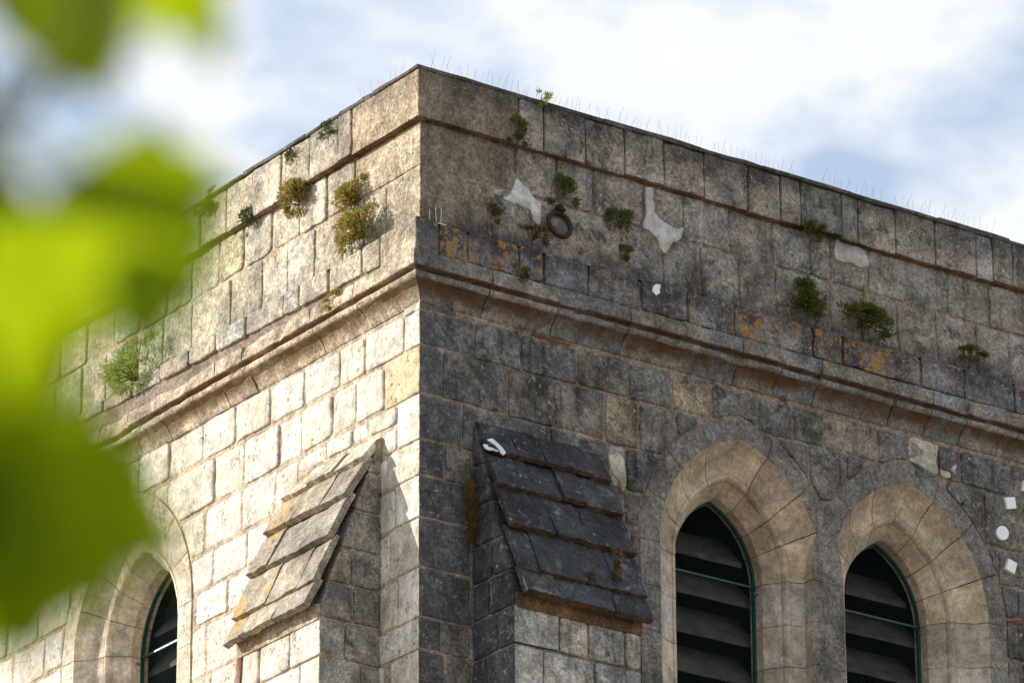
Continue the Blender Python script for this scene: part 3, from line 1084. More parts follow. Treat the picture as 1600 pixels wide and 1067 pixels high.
def window(fr, A, sunlit, zbot=ZLOW):
    O = P3(fr, A.uc, A.zs, -.2)
    root = empty('window', (0, 0, 0), tower)
    root.location = Vector(O) - tower.location
    # recessed mortar behind the voussoirs
    V, Fc = [], []
    for side in (-1, 1):
        for arc, t0, t1 in ((True, 0, 1), (False, A.zs, zbot)):
            v, f_ = sweep(fr, A, side, t0, t1, arc, .007, back=False)
            k = len(V)
            V += v
            Fc += [tuple(x + k for x in q) for q in f_]
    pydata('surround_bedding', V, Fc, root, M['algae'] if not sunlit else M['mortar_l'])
    for side in (-1, 1):
        js = [0, .27 + rnd.uniform(-.03, .03), .52 + rnd.uniform(-.03, .03), .77 + rnd.uniform(-.03, .03), 1]
        g = .0035
        pieces = [(True, js[i] + g, js[i + 1] - (g if i < 3 else .0015)) for i in range(4)]
        z = A.zs
        first = True
        while z > zbot + .05:
            h = rnd.uniform(.25, .29)
            pieces.append((False, z - .002, max(z - h + .002, zbot)))
            z -= h
        for arc, t0, t1 in pieces:
            v, f_ = sweep(fr, A, side, t0, t1, arc)
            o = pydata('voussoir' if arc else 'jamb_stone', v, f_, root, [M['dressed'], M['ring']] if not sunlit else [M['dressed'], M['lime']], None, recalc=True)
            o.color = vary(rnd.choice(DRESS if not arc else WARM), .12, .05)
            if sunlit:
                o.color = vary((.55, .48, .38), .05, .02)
            nn = len(SEC) + 2
            me = o.data
            kk = 7 if arc else 2
            for pi, pl in enumerate(me.polygons):      # flat outer ring is as weathered as the wall
                if pi < kk * nn and pi % nn == 0:
                    pl.material_index = 1
            bm = bmesh.new()
            bm.from_mesh(me)
            rough(bm, .0022, 14, rnd.uniform(0, 40))
            bm.to_mesh(me)
            bm.free()
    # wire guard: green frame, bars and mesh
    ip = INS + .012
    dfr = -.315

    def edge(side, t, s_):
        return A.pt(side, s_, t)
    V, Fc = [], []
    w2 = .012
    path = []
    for i in range(9):
        path.append((-1, 'j', zbot + (A.zs - zbot) * i / 8))
    for i in range(1, 15):
        path.append((-1, 'a', i / 14))
    for i in range(13, 0, -1):
        path.append((1, 'a', i / 14))
    for i in range(8, -1, -1):
        path.append((1, 'j', zbot + (A.zs - zbot) * i / 8))
    for side, kd, t in path:
        for s_, d_ in ((INS - .002, dfr + .01), (INS + .016, dfr + .01), (INS + .016, dfr - .01), (INS - .002, dfr - .01)):
            a, b = A.pt(side, s_, t) if kd == 'a' else A.jamb(side, s_, t)
            V.append(P3(fr, a, b, d_))
    for i in range(len(path) - 1):
        for j in range(4):
            q = (j + 1) % 4
            Fc.append((i * 4 + j, i * 4 + q, (i + 1) * 4 + q, (i + 1) * 4 + j))
    gf = pydata('guard_frame', V, Fc, root, M['green'], recalc=True)
    hw = A.a + A.ring - INS
    for zb_ in (-1.12, -2.2):
        if zb_ < zbot:
            continue
        V = [P3(fr, A.uc + x, zb_ + y, dfr + d_) for x in (-hw, hw) for y, d_ in ((-.006, -.006), (.006, -.006), (.006, .01), (-.006, .01))]
        pydata('guard_bar', V, [(0, 1, 5, 4), (1, 2, 6, 5), (2, 3, 7, 6), (3, 0, 4, 7), (0, 3, 2, 1), (4, 5, 6, 7)], root, M['green'], recalc=True)
        # fixing bolt
        bm = bmesh.new()
        bmesh.ops.create_cone(bm, cap_ends=True, segments=8, radius1=.011, radius2=.009, depth=.03)
        me = bpy.data.meshes.new('fixing_bolt')
        bm.to_mesh(me)
        bm.free()
        b_ = link('fixing_bolt', me, root, M['steel'])
        b_.location = Vector(P3(fr, A.uc + hw - .004, zb_ - .04, dfr + .03)) - wloc(root)
        b_.rotation_euler = (math.pi / 2, 0, 0) if fr is FR else (0, math.pi / 2, 0)
    V, Fc = [], []
    pitch = .017
    rw = .0006

    def inside(a, b):
        x = abs(a - A.uc)
        if b < A.zs:
            return x < hw and b > zbot
        t = A.top(a, -(INS - A.ring))
        return t is not None and b < t
    zt = A.zs + 1.0
    for sg in (-1, 1):
        c0 = -4.0
        while c0 < 4.0:
            # line b = A.zs + c0 + sg*(a-uc)
            on_, st = False, None
            for i in range(61):
                a = A.uc - hw + 2 * hw * i / 60
                b = A.zs + c0 + sg * (a - A.uc)
                ins = inside(a, b)
                if ins and not on_:
                    st, on_ = (a, b), True
                if on_ and (not ins or i == 60):
                    k = len(V)
                    for (x, y) in (st, (a, b)):
                        V += [P3(fr, x, y + rw, dfr), P3(fr, x, y - rw, dfr + rw), P3(fr, x, y - rw, dfr - rw)]
                    Fc += [(k, k + 1, k + 4, k + 3), (k + 1, k + 2, k + 5, k + 4), (k + 2, k, k + 3, k + 5)]
                    on_ = False
            c0 += pitch * 1.414
    tag(pydata('wire_mesh', V, Fc, root, M['wire']), kind='stuff')
    # sloping louvre boards
    z = -.985
    while z > zbot:
        b = z
        x = hw
        if b + .1 > A.zs:
            for q in np.linspace(hw, .02, 40):
                t = A.top(A.uc + q, -(INS - A.ring))
                x = q
                if t is not None and t > b + .16:
                    break
        x += .05
        ln, th, an = .27, .03, math.radians(48 + rnd.uniform(-2, 2))
        V, Fc = [], []
        nx = 10
        for i in range(nx + 1):
            a = A.uc - x + 2 * x * i / nx
            e = .004 * noise.noise(Vector((a * 7, z * 5, 1)))
            for (l_, h_) in ((0, 0), (0, th), (ln, th), (ln, 0)):
                dy, dz = l_ * math.cos(an) - h_ * math.sin(an) * 0, l_ * math.sin(an) + h_
                V.append(P3(fr, a, b + dz + e, -.375 - dy))
        for i in range(nx):
            for j in range(4):
                q = (j + 1) % 4
                Fc.append((i * 4 + j, i * 4 + q, i * 4 + 4 + q, i * 4 + 4 + j))
        Fc += [(0, 1, 2, 3), (nx * 4 + 3, nx * 4 + 2, nx * 4 + 1, nx * 4)]
        pydata('louver_board', V, Fc, root, M['board'], recalc=True)
        z -= .245
    # near-black box behind; the unlit chamber's darkness is put into its colour
    V = [P3(fr, A.uc + x, z_, d_) for x in (-.75, .75) for z_ in (zbot, .0) for d_ in (-.36, -1.3)]
    pydata('belfry_chamber', V, [(0, 1, 3, 2), (4, 6, 7, 5), (1, 5, 7, 3), (0, 4, 5, 1), (2, 3, 7, 6)], root, M['dark'])
    return root


window(FR, W1, False)
window(FR, W2, False)
window(FL, W3, True)

# ------------------------------------------------------------------ buttresses with slated weatherings
ROWS = [(.0, -.69), (.085, -.885), (.195, -1.125), (.312, -1.402), (.405, -1.688), (.452, -1.845)]
PB = .41


def clip_half(poly, f_):
    out = []
    for i in range(len(poly)):
        a, b = poly[i], poly[(i + 1) % len(poly)]
        fa, fb = f_(a), f_(b)
        if fa >= 0:
            out.append(a)
        if (fa >= 0) != (fb >= 0):
            t = fa / (fa - fb)
            out.append((a[0] + (b[0] - a[0]) * t, a[1] + (b[1] - a[1]) * t))
    return out


def buttress(fr, near, far, sunlit, slates, apex, beds):
    """near/far: its two flanks along the wall; slates: joint fractions for each row"""
    U, Nn = fr[1], fr[3]
    root = empty('buttress', (0, 0, 0), tower)
    root.location = Vector(P3(fr, (near + far) / 2, ZLOW, 0)) - tower.location
    mort = M['mortar_l'] if sunlit else M['mortar']
    # core under the slates
    prof = [(0, apex - .02), (PB - .012, -1.80), (PB - .012, ZLOW), (0, ZLOW)]
    V = [P3(fr, near + .012, z, d) for d, z in prof] + [P3(fr, far - .012, z, d) for d, z in prof]
    pydata('core', V, [(0, 1, 2, 3), (7, 6, 5, 4), (0, 4, 5, 1), (1, 5, 6, 2), (3, 2, 6, 7)], root, mort, recalc=True)
    # visible flank (towards the tower corner)
    flank = frame(P3(fr, near, 0, 0), Nn, (0, 0, 1), -U)
    front = frame(P3(fr, 0, 0, PB), U, (0, 0, 1), Nn)
    sl = lambda q: (apex + (-1.83 - apex) * q[0] / PB) + .012 - q[1]
    fm = M['stone']
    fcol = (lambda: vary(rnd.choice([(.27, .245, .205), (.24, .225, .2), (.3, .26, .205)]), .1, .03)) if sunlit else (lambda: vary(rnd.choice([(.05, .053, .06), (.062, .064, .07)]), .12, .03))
    qd = M['flank_grey'] if sunlit else M['front_grey']
    for i in range(len(beds) - 1):
        z1, z0 = beds[i], beds[i + 1]
        g = .007
        if z1 <= -1.80:
            # arris stone wraps front and flank
            alt = i % 2
            ld, lf = (.16, .3) if alt else (.27, .19)
            a = [P3(fr, near - .004, z0 + g, PB + .004), P3(fr, near + lf, z1 - g, PB - ld)]
            lo, hi = np.minimum(*a), np.maximum(*a)
            if sunlit:
                block('stone', root, lo, hi, M['lime'], vary(rnd.choice(LIMES), .06, .02), .010, .004, 2, qd)
            else:
                block('stone', root, lo, hi, fm, fcol(), .010, .004, 2, qd)
            if PB - ld > .07:
                slab('stone', root, flank, [(.0, z0 + g), (PB - ld - .012, z0 + g), (PB - ld - .012, z1 - g), (.0, z1 - g)], .003, .1, fm, fcol(), rr=.02)
            us = [near + lf + .012]
            while us[-1] < far - .1:
                us.append(min(far, us[-1] + rnd.uniform(.2, .42)))
            us[-1] = far
            for k in range(len(us) - 1):
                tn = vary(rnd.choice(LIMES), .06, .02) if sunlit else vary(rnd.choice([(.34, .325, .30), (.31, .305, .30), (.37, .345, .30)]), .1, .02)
                slab('stone', root, front, [(us[k], z0 + g), (us[k + 1] - .012, z0 + g), (us[k + 1] - .012, z1 - g), (us[k], z1 - g)], .003, .12,
                     M['lime'] if sunlit else M['stone'], tn, rr=.022)
        else:
            cuts = [0, rnd.uniform(.15, .3), PB] if z1 < -1.2 else [0, PB]
            for k in range(len(cuts) - 1):
                poly = [(cuts[k] + .004, z0 + g), (cuts[k + 1] - .008, z0 + g), (cuts[k + 1] - .008, z1 - g), (cuts[k] + .004, z1 - g)]
                poly = clip_half(poly, sl)
                if len(poly) >= 3 and max(p[0] for p in poly) - min(p[0] for p in poly) > .03:
                    slab('stone', root, flank, poly, .003, .08, fm, fcol(), rr=.012)
    # slates
    for r_ in range(5):
        d0, z0 = ROWS[r_]
        d1, z1 = ROWS[r_ + 1]
        if r_ == 0:
            z0 = apex
        d1 = d1 + .012
        js = slates[r_]
        th = (.042 if sunlit else .034) if r_ < 4 else .042
        # lie a little flatter than the slope so each row laps over the next
        dt, zt_ = d0 - .012, z0 + (0 if r_ == 0 else .03)
        ex = 0.0
        for k in range(len(js) - 1):
            a0 = near + (.004 if sunlit else .013) - ex + (far - near + .0 + ex) * js[k]
            a1 = near + (.004 if sunlit else .013) - ex + (far - near + .0 + ex) * js[k + 1]
            sd = rnd.uniform(0, 50)
            nx, ny = max(3, int((a1 - a0) / .03)), 5
            lift = rnd.uniform(-.008, .010)
            sk = rnd.uniform(-.012, .012)
            V, Fc = [], []
            v = np.array([d1 - dt, z1 - zt_])
            ln = np.linalg.norm(v)
            nv = np.array([-v[1], v[0]]) / ln
            for s_ in (0, 1):
                for i in range(nx + 1):
                    for j in range(ny + 1):
                        t = j / ny
                        a = a0 + .003 + (a1 - a0 - .006) * i / nx + sk * (t - .5)
                        ragged = .012 * noise.noise(Vector((a * 11, sd, 0))) + .009 * noise.noise(Vector((a * 45, sd, 0)))
                        tt = t * (1 + (ragged / ln if j == ny else 0))
                        d = dt + v[0] * tt
                        z = zt_ + v[1] * tt
                        off = (th if s_ else 0) * (1 if j else .6) - .016 + .024 * t + lift + .006 * noise.noise(Vector((a * 9, t * 3, sd)))
                        V.append(P3(fr, a, z + nv[1] * off, d + nv[0] * off))
            n1_ = (nx + 1) * (ny + 1)
            ix = lambda s_, i, j: s_ * n1_ + i * (ny + 1) + j
            for s_ in (0, 1):
                for i in range(nx):
                    for j in range(ny):
                        Fc.append((ix(s_, i, j), ix(s_, i + 1, j), ix(s_, i + 1, j + 1), ix(s_, i, j + 1)))
            for i in range(nx):
                Fc.append((ix(0, i, ny), ix(0, i + 1, ny), ix(1, i + 1, ny), ix(1, i, ny)))
                Fc.append((ix(0, i, 0), ix(0, i + 1, 0), ix(1, i + 1, 0), ix(1, i, 0)))
            for j in range(ny):
                Fc.append((ix(0, 0, j), ix(0, 0, j + 1), ix(1, 0, j + 1), ix(1, 0, j)))
                Fc.append((ix(0, nx, j), ix(0, nx, j + 1), ix(1, nx, j + 1), ix(1, nx, j)))
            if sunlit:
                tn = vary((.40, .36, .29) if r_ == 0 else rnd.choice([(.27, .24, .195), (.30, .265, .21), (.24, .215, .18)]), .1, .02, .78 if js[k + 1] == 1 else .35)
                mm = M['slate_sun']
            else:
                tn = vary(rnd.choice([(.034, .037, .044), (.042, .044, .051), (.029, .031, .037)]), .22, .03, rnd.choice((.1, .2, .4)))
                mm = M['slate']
            o_ = pydata('slate', V, Fc, root, [mm, M['slate_edge'] if not sunlit else mm], tn, recalc=True)
            for i in range(nx):
                o_.data.polygons[2 * nx * ny + 2 * i].material_index = 1
    # bedding under the lowest slates
    V = [P3(fr, a, z, d) for a in (near + .01, far - .01) for d, z in ((PB - .05, -1.80), (PB + .02, -1.81), (PB + .012, -1.90), (PB - .05, -1.90))]
    pydata('slate_bedding', V, [(0, 1, 2, 3), (7, 6, 5, 4), (0, 4, 5, 1), (1, 5, 6, 2), (2, 6, 7, 3)], root, M['algae'] if not sunlit else M['mortar_l'], recalc=True)
    return root


M['slate_edge'] = stone_mat('mossy_slate_edge', crust=.5, pits=.2, speck=.2, bump=.8, base=(.075, .046, .028), blotch=.5)
M['slate_sun'] = stone_mat('sunlit_slate', pale=.3, streak=.4, crust=.3, pits=.1, speck=.3, speck_col=(.5, .49, .46), bump=.6, blotch=.25, lich_col=(.42, .22, .05), lich2=(.46, .33, .1))
M['flank_grey'] = stone_mat('grey_flank_face', crust=.2, pits=.3, speck=.35, bump=.5, base=(.27, .25, .215))
M['front_grey'] = stone_mat('pale_front_face', crust=.25, pits=.3, speck=.7, bump=.5, base=(.32, .31, .29))
# dark quoin faces of the shaded buttress are on its flank, the pale one in front
BEDS = [-.69, -.95, -1.20, -1.44, -1.66, -1.88, -2.11, -2.36, -2.62, -2.90, -3.3]
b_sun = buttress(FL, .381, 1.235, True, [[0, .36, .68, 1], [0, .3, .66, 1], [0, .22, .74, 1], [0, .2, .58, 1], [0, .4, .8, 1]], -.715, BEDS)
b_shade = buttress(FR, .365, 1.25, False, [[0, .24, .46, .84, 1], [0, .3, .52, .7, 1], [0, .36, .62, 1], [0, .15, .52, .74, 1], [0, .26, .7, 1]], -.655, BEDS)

# ------------------------------------------------------------------ repairs, paint and small fixtures
def zp(ox, oy, k, pts):
    return [(ox + x / k, oy + y / k) for x, y in pts]


def blob(name, parent, fr, px, d, proud, mat, depth=.02, jit=.012):
    poly = [on(fr, x, y, d) for x, y in px]
    return slab(name, parent, fr, poly, d + proud, -d + depth, mat, None, bevel=.004, rr=.006, jit=jit, seg=.02, flat=True)


blob('sealant_patch', parapet, FR, zp(900, 200, 5.333, [(575, 500), (610, 480), (640, 505), (632, 600), (655, 650), (645, 700), (680, 770), (750, 815), (830, 835), (880, 840), (880, 880),
     (840, 930), (790, 970), (760, 1010), (735, 1040), (690, 1000), (670, 930), (620, 890), (560, 850), (545, 820), (570, 740), (575, 600)]), 0, .014, M['patch'])
blob('sealant_patch', parapet, FR, zp(640, 150, 5.333, [(880, 690), (920, 720), (960, 770), (1010, 830), (1040, 870), (1080, 900), (1092, 1000), (1082, 1075), (1050, 1080), (1020, 1040), (1000, 960),
     (940, 930), (860, 900), (780, 870), (770, 850), (830, 800), (865, 760)]), 0, .014, M['patch'])
blob('sealant_patch', parapet, FR, zp(1100, 270, 5.333, [(1095, 555), (1150, 580), (1220, 610), (1290, 620), (1330, 660), (1355, 720), (1365, 790), (1300, 785), (1250, 770), (1180, 755), (1110, 745),
     (1085, 680), (1075, 620)]), 0, .014, M['patch'])
blob('paint_splash', cornice, FR, zp(900, 330, 5.333, [(665, 600), (700, 620), (710, 690), (670, 715), (630, 660)]), .10, .004, M['paint'])
blob('limewash_patch', belfry, FR, zp(1360, 600, 6.667, [(405, 555), (520, 575), (600, 610), (680, 660), (690, 930), (640, 940), (560, 890), (400, 800), (400, 775), (520, 745), (540, 700), (470, 660), (400, 620)]), 0, .014, M['cream'])
blob('limewash_patch', belfry, FR, zp(700, 620, 4.7, [(1180, 430), (1240, 420), (1290, 460), (1300, 600), (1290, 700), (1270, 690), (1260, 620), (1200, 560), (1170, 480)]), 0, .014, M['cream'])
blob('limewash_patch', belfry, FR, zp(1260, 640, 4.7, [(975, 440), (1040, 480), (1045, 500), (990, 480)]), 0, .014, M['cream'])
blob('limewash_patch', belfry, FR, zp(1260, 640, 4.7, [(1045, 430), (1090, 415), (1075, 460), (1050, 460)]), 0, .014, M['cream'])
# white paint on the first slate row
d0, z0, d1, z1 = 0, -.655, ROWS[1][0] + .012, ROWS[1][1]
vv = np.array([0, -(d1 - d0), z1 - z0])
vv /= np.linalg.norm(vv)
slope = frame((0, -d0, z0), (1, 0, 0), -vv, np.cross((1, 0, 0), -vv))
blob('paint_splash', b_shade, slope, zp(700, 620, 4.7, [(255, 345), (290, 355), (310, 345), (325, 365), (350, 370), (372, 388), (365, 400), (330, 385), (300, 392), (270, 375)]), .044, .006, M['paint'], .004, .004)
blob('paint_splash', b_shade, slope, zp(700, 620, 4.7, [(285, 315), (320, 303), (350, 330), (390, 370), (422, 408), (405, 425), (380, 395), (345, 362), (310, 335)]), .044, .006, M['paint'], .004, .004)
# brick bits
for xy in ([(738, 1067), (742, 925), (748, 770), (802, 775), (796, 900), (784, 1067)],):
    poly = [on(frame(P3(FL, 0, 0, PB), FL[1], FL[2], FL[3]), x, y) for x, y in zp(260, 907, 6.667, xy)]
    slab('brick', b_sun, frame(P3(FL, 0, 0, PB), FL[1], FL[2], FL[3]), poly, .012, .02, M['brick'], None, bevel=.004, rr=.004, jit=.002, flat=True)
blob('tile_sliver', belfry, FR, zp(640, 450, 5.333, [(1010, 378), (1120, 398), (1250, 436), (1340, 468), (1330, 478), (1200, 446), (1040, 398)]), 0, .008, M['brick'], .02, .003)
blob('tile_sliver', belfry, FR, zp(1260, 840, 4.7, [(1465, 598), (1520, 592), (1600, 600), (1600, 625), (1540, 622), (1470, 612)]), 0, .014, M['brick'])

# survey targets at the right edge of the shaded face
def target(name, label, px, d=.012, t=.012):
    poly = [on(FR, x, y, d) for x, y in px]
    c = np.mean(poly, 0)
    pl = ccw([tuple(p) for p in poly])
    n = len(pl)
    V = [P3(FR, a, b, .002) for a, b in pl] + [P3(FR, a, b, d + t) for a, b in pl]
    Fc = [tuple(range(n, 2 * n)), tuple(range(n - 1, -1, -1))] + [(i, (i + 1) % n, n + (i + 1) % n, n + i) for i in range(n)]
    o = pydata(name, V, Fc, None, M['target'], recalc=True)
    return tag(o, label, 'survey target', 'white survey targets by the right window')


target('square_target', 'small white square plate on the wall above the round white plate', zp(1260, 640, 4.7, [(1452, 648), (1522, 643), (1534, 726), (1468, 731)]))
target('round_target', 'small white round plate fixed on the wall right of the window', [(1565 + 9.3 * math.cos(i * math.pi / 12), 833 + 11 * math.sin(i * math.pi / 12) + 1.5 * math.cos(i * math.pi / 12)) for i in range(24)])
target('diamond_target', 'small white diamond plate on the wall below the round white plate', zp(1260, 840, 4.7, [(1478, 155), (1540, 190), (1520, 268), (1458, 228)]))
target('square_target', 'white plate cut by the right edge of the picture, topmost of the four', zp(1260, 640, 4.7, [(1590, 520), (1655, 512), (1648, 600), (1580, 595)]))

# iron ring
def tube(pts, rad, seg=8, closed=False):
    V, Fc = [], []
    n = len(pts)
    for i, p in enumerate(pts):
        a = pts[(i + 1) % n] if (closed or i < n - 1) else p
        b = pts[i - 1] if (closed or i > 0) else p
        t = Vector(np.array(a) - np.array(b)).normalized()
        s = t.orthogonal().normalized() if i == 0 else (s0 - t * s0.dot(t)).normalized()
        s0 = s
        q = t.cross(s)
        r_ = rad[i] if isinstance(rad, (list, tuple)) else rad
        for j in range(seg):
            w = 2 * math.pi * j / seg
            V.append(Vector(p) + (s * math.cos(w) + q * math.sin(w)) * r_)
    for i in range(n if closed else n - 1):
        for j in range(seg):
            k = (j + 1) % seg
            i2 = (i + 1) % n
            Fc.append((i * seg + j, i * seg + k, i2 * seg + k, i2 * seg + j))
    if not closed:
        Fc.append(tuple(range(seg)))
        Fc.append(tuple(range(n * seg - 1, (n - 1) * seg - 1, -1)))
    return V, Fc


ra, rb = on(FR, 874.5, 351, .035)
ring = empty('iron_ring', P3(FR, ra, rb + .1, 0))
tag(ring, 'rusty iron ring hanging from a staple on the shaded parapet', 'ring')
pts = [P3(FR, ra + .078 * math.cos(t), rb + .078 * math.sin(t), .03 - .01 * math.sin(t) + .004) for t in np.linspace(0, 2 * math.pi, 33)[:-1]]
v, f_ = tube(pts, [.0155 + .0025 * noise.noise(Vector((i * .7, 3, 0))) for i in range(len(pts))], 10, True)
pydata('hoop', v, f_, ring, M['rust'], smooth=True)
pts = [P3(FR, ra + .012 + x, rb + .095 + z, d) for x, z, d in ((-.012, .02, -.05), (-.014, .015, .02), (-.012, .0, .05), (0, -.008, .062), (.012, .0, .05), (.014, .015, .02), (.012, .02, -.05))]
v, f_ = tube(pts, .012, 8)
pydata('staple', v, f_, ring, M['rust'], smooth=True)
v, f_ = tube([P3(FR, ra + .015, rb + .13, -.02), P3(FR, ra + .012, rb + .115, .03), P3(FR, ra + .008, rb + .08, .045)], [.02, .022, .015], 8)
pydata('eye_bolt', v, f_, ring, M['rust'], smooth=True)

# ------------------------------------------------------------------ bird spikes
spike_me = {}


def spike_strip(label, fr, a0, a1, z, d, h, step, lean, mat, seed, rad=.0013):
    R = random.Random(seed)
    root = empty('bird_spike_strip', P3(fr, (a0 + a1) / 2, z, d))
    tag(root, label, 'bird spikes', 'bird spike strips on the parapet')
    V = [P3(fr, a, z + q, d + w) for a in (a0, a1) for q, w in ((0, -.01), (0, .01), (.004, .01), (.004, -.01))]
    pydata('base_strip', V, [(0, 1, 2, 3), (7, 6, 5, 4), (0, 4, 5, 1), (1, 5, 6, 2), (2, 6, 7, 3), (3, 7, 4, 0)], root, mat, recalc=True)
    key = (round(h, 3), mat.name, rad)
    if key not in spike_me:
        v, f_ = tube([(0, 0, 0), (0, 0, h * .5), (0, 0, h)], rad, 4)
        me = bpy.data.meshes.new('spike')
        me.from_pydata([tuple(q) for q in v], [], f_)
        me.materials.append(mat)
        spike_me[key] = me
    a = a0 + .01
    i = 0
    while a < a1:
        o = link('spike', spike_me[key], root)
        o.location = Vector(P3(fr, a, z + .002, d)) - root.location
        side = R.uniform(-.1, .1) + lean * (1, -.6, .25)[i % 3]
        al = R.gauss(0, .16) + .12
        dv = Vector(fr[1] * al + fr[3] * side) + Vector((0, 0, 1))
        o.rotation_mode = 'QUATERNION'
        o.rotation_quaternion = dv.to_track_quat('Z', 'Y')
        o.scale = (1, 1, R.uniform(.5, .85))
        a += step * R.uniform(.6, 1.5)
        i += 1
    return root


zs_ = ZTOP + .03
top_spans = [(.05, .75, 'nearest the corner'), (.8, 1.35, 'second from the corner'), (1.4, 2.05, 'third from the corner'), (2.1, 2.75, 'fourth from the corner'),
             (2.95, 3.45, 'fifth from the corner'), (3.5, 4.35, 'sixth from the corner')]
for i, (a, b, w) in enumerate(top_spans):
    spike_strip('thin wire bird spikes on the shaded parapet top, strip ' + w, FR, a, b, zs_, .02, .13, .032, .35, M['spike'], 20 + i, .0007)
spike_strip('thin wire bird spikes on the sunlit parapet top beside the corner', FL, .12, .62, zs_, .02, .13, .05, .12, M['spike'], 31, .0007)
spike_strip('pale bird spikes on the ledge at the tower corner', FR, .03, .15, ZLED + .012, .04, .12, .04, .1, M['target'], 33, .0016)
spike_strip('row of fine bird spikes along the ledge below the iron ring', FR, .25, 1.2, ZLED + .004, .04, .10, .045, .1, M['spike'], 34, .0009)
spike_strip('fine bird spikes on the ledge beside the bushy plant', FR, 2.45, 3.3, ZLED + .004, .04, .10, .045, .1, M['spike'], 35, .0009)


# ------------------------------------------------------------------ plants on the walls
def plant(name, label, fr, px, py, d, w, h, dep, mat, n, leaf, seed, group=None, up=.3, wide=.4, spiky=False):
    R = random.Random(seed)
    k = 30 / F
    ca, cb = on(fr, px, py, d)
    rw, rh = w * k / 2 / abs(fr[1] @ cr), h * k / 2 * 1.05
    base = Vector(P3(fr, ca, cb - rh * .5, d))
    root = empty(name, base)
    tag(root, label, 'plant', group)
    V, Fc, SV, SF = [], [], [], []
    N3 = Vector(fr[3])
    U3 = Vector(fr[1])
    Z = Vector((0, 0, 1))
    cl = []
    for _ in range(max(8, n // 60)):
        cy_ = R.uniform(-.8, .8)
        cx_ = R.gauss(0, .5) * ((1 - (cy_ + 1) * .42) * 1.25 if 'bush' in name else 1)
        cl.append((max(-.85, min(.85, cx_)), cy_ if 'bush' in name else max(-1, min(1, R.gauss(0, .6))), R.uniform(.35, 1)))
    for c in cl:
        tip = Vector(P3(fr, ca + max(-1, min(1, c[0])) * rw * .7, cb + max(-1, min(1, c[1])) * rh * .7, d + dep * c[2] * .6))
        v, f_ = tube([base - N3 * .02, base.lerp(tip, .5) + Z * .01, tip], [.004, .003, .0015], 4)
        kk = len(SV)
        SV += v
        SF += [tuple(x + kk for x in q) for q in f_]
    for i in range(n):
        c = R.choice(cl)
        while True:
            x, y = c[0] + R.gauss(0, .14), c[1] + R.gauss(0, .14)
            if x * x + y * y < 1.9:
                break
        rr2 = math.sqrt(max(.06, 1.2 - x * x - y * y))
        z = rr2 * (R.random() ** .45)
        p = Vector(P3(fr, ca + x * rw, cb + y * rh, d + dep * z * c[2]))
        od = (U3 * x * .8 + Z * (y * .8 + up) + N3 * (z * .9) + Vector((R.gauss(0, .4), R.gauss(0, .4), R.gauss(0, .4)))).normalized()
        L = leaf * R.uniform(.6, 1.4)
        s = od.cross(Vector((R.gauss(0, 1), R.gauss(0, 1), R.gauss(0, 1)))).normalized() * L * wide
        nn = od.cross(s).normalized() * L * .15
        kk = len(V)
        if spiky:
            V += [p - s * .4, p + s * .4, p + od * L * 1.2 + nn]
            Fc.append((kk, kk + 1, kk + 2))
        else:
            V += [p, p + od * L * .5 + s * .5 + nn, p + od * L, p + od * L * .5 - s * .5 + nn]
            Fc.append((kk, kk + 1, kk + 2, kk + 3))
    tag(pydata('foliage', V, Fc, root, mat), kind='stuff')
    pydata('stems', SV, SF, root, M['moss'], recalc=True)
    return root


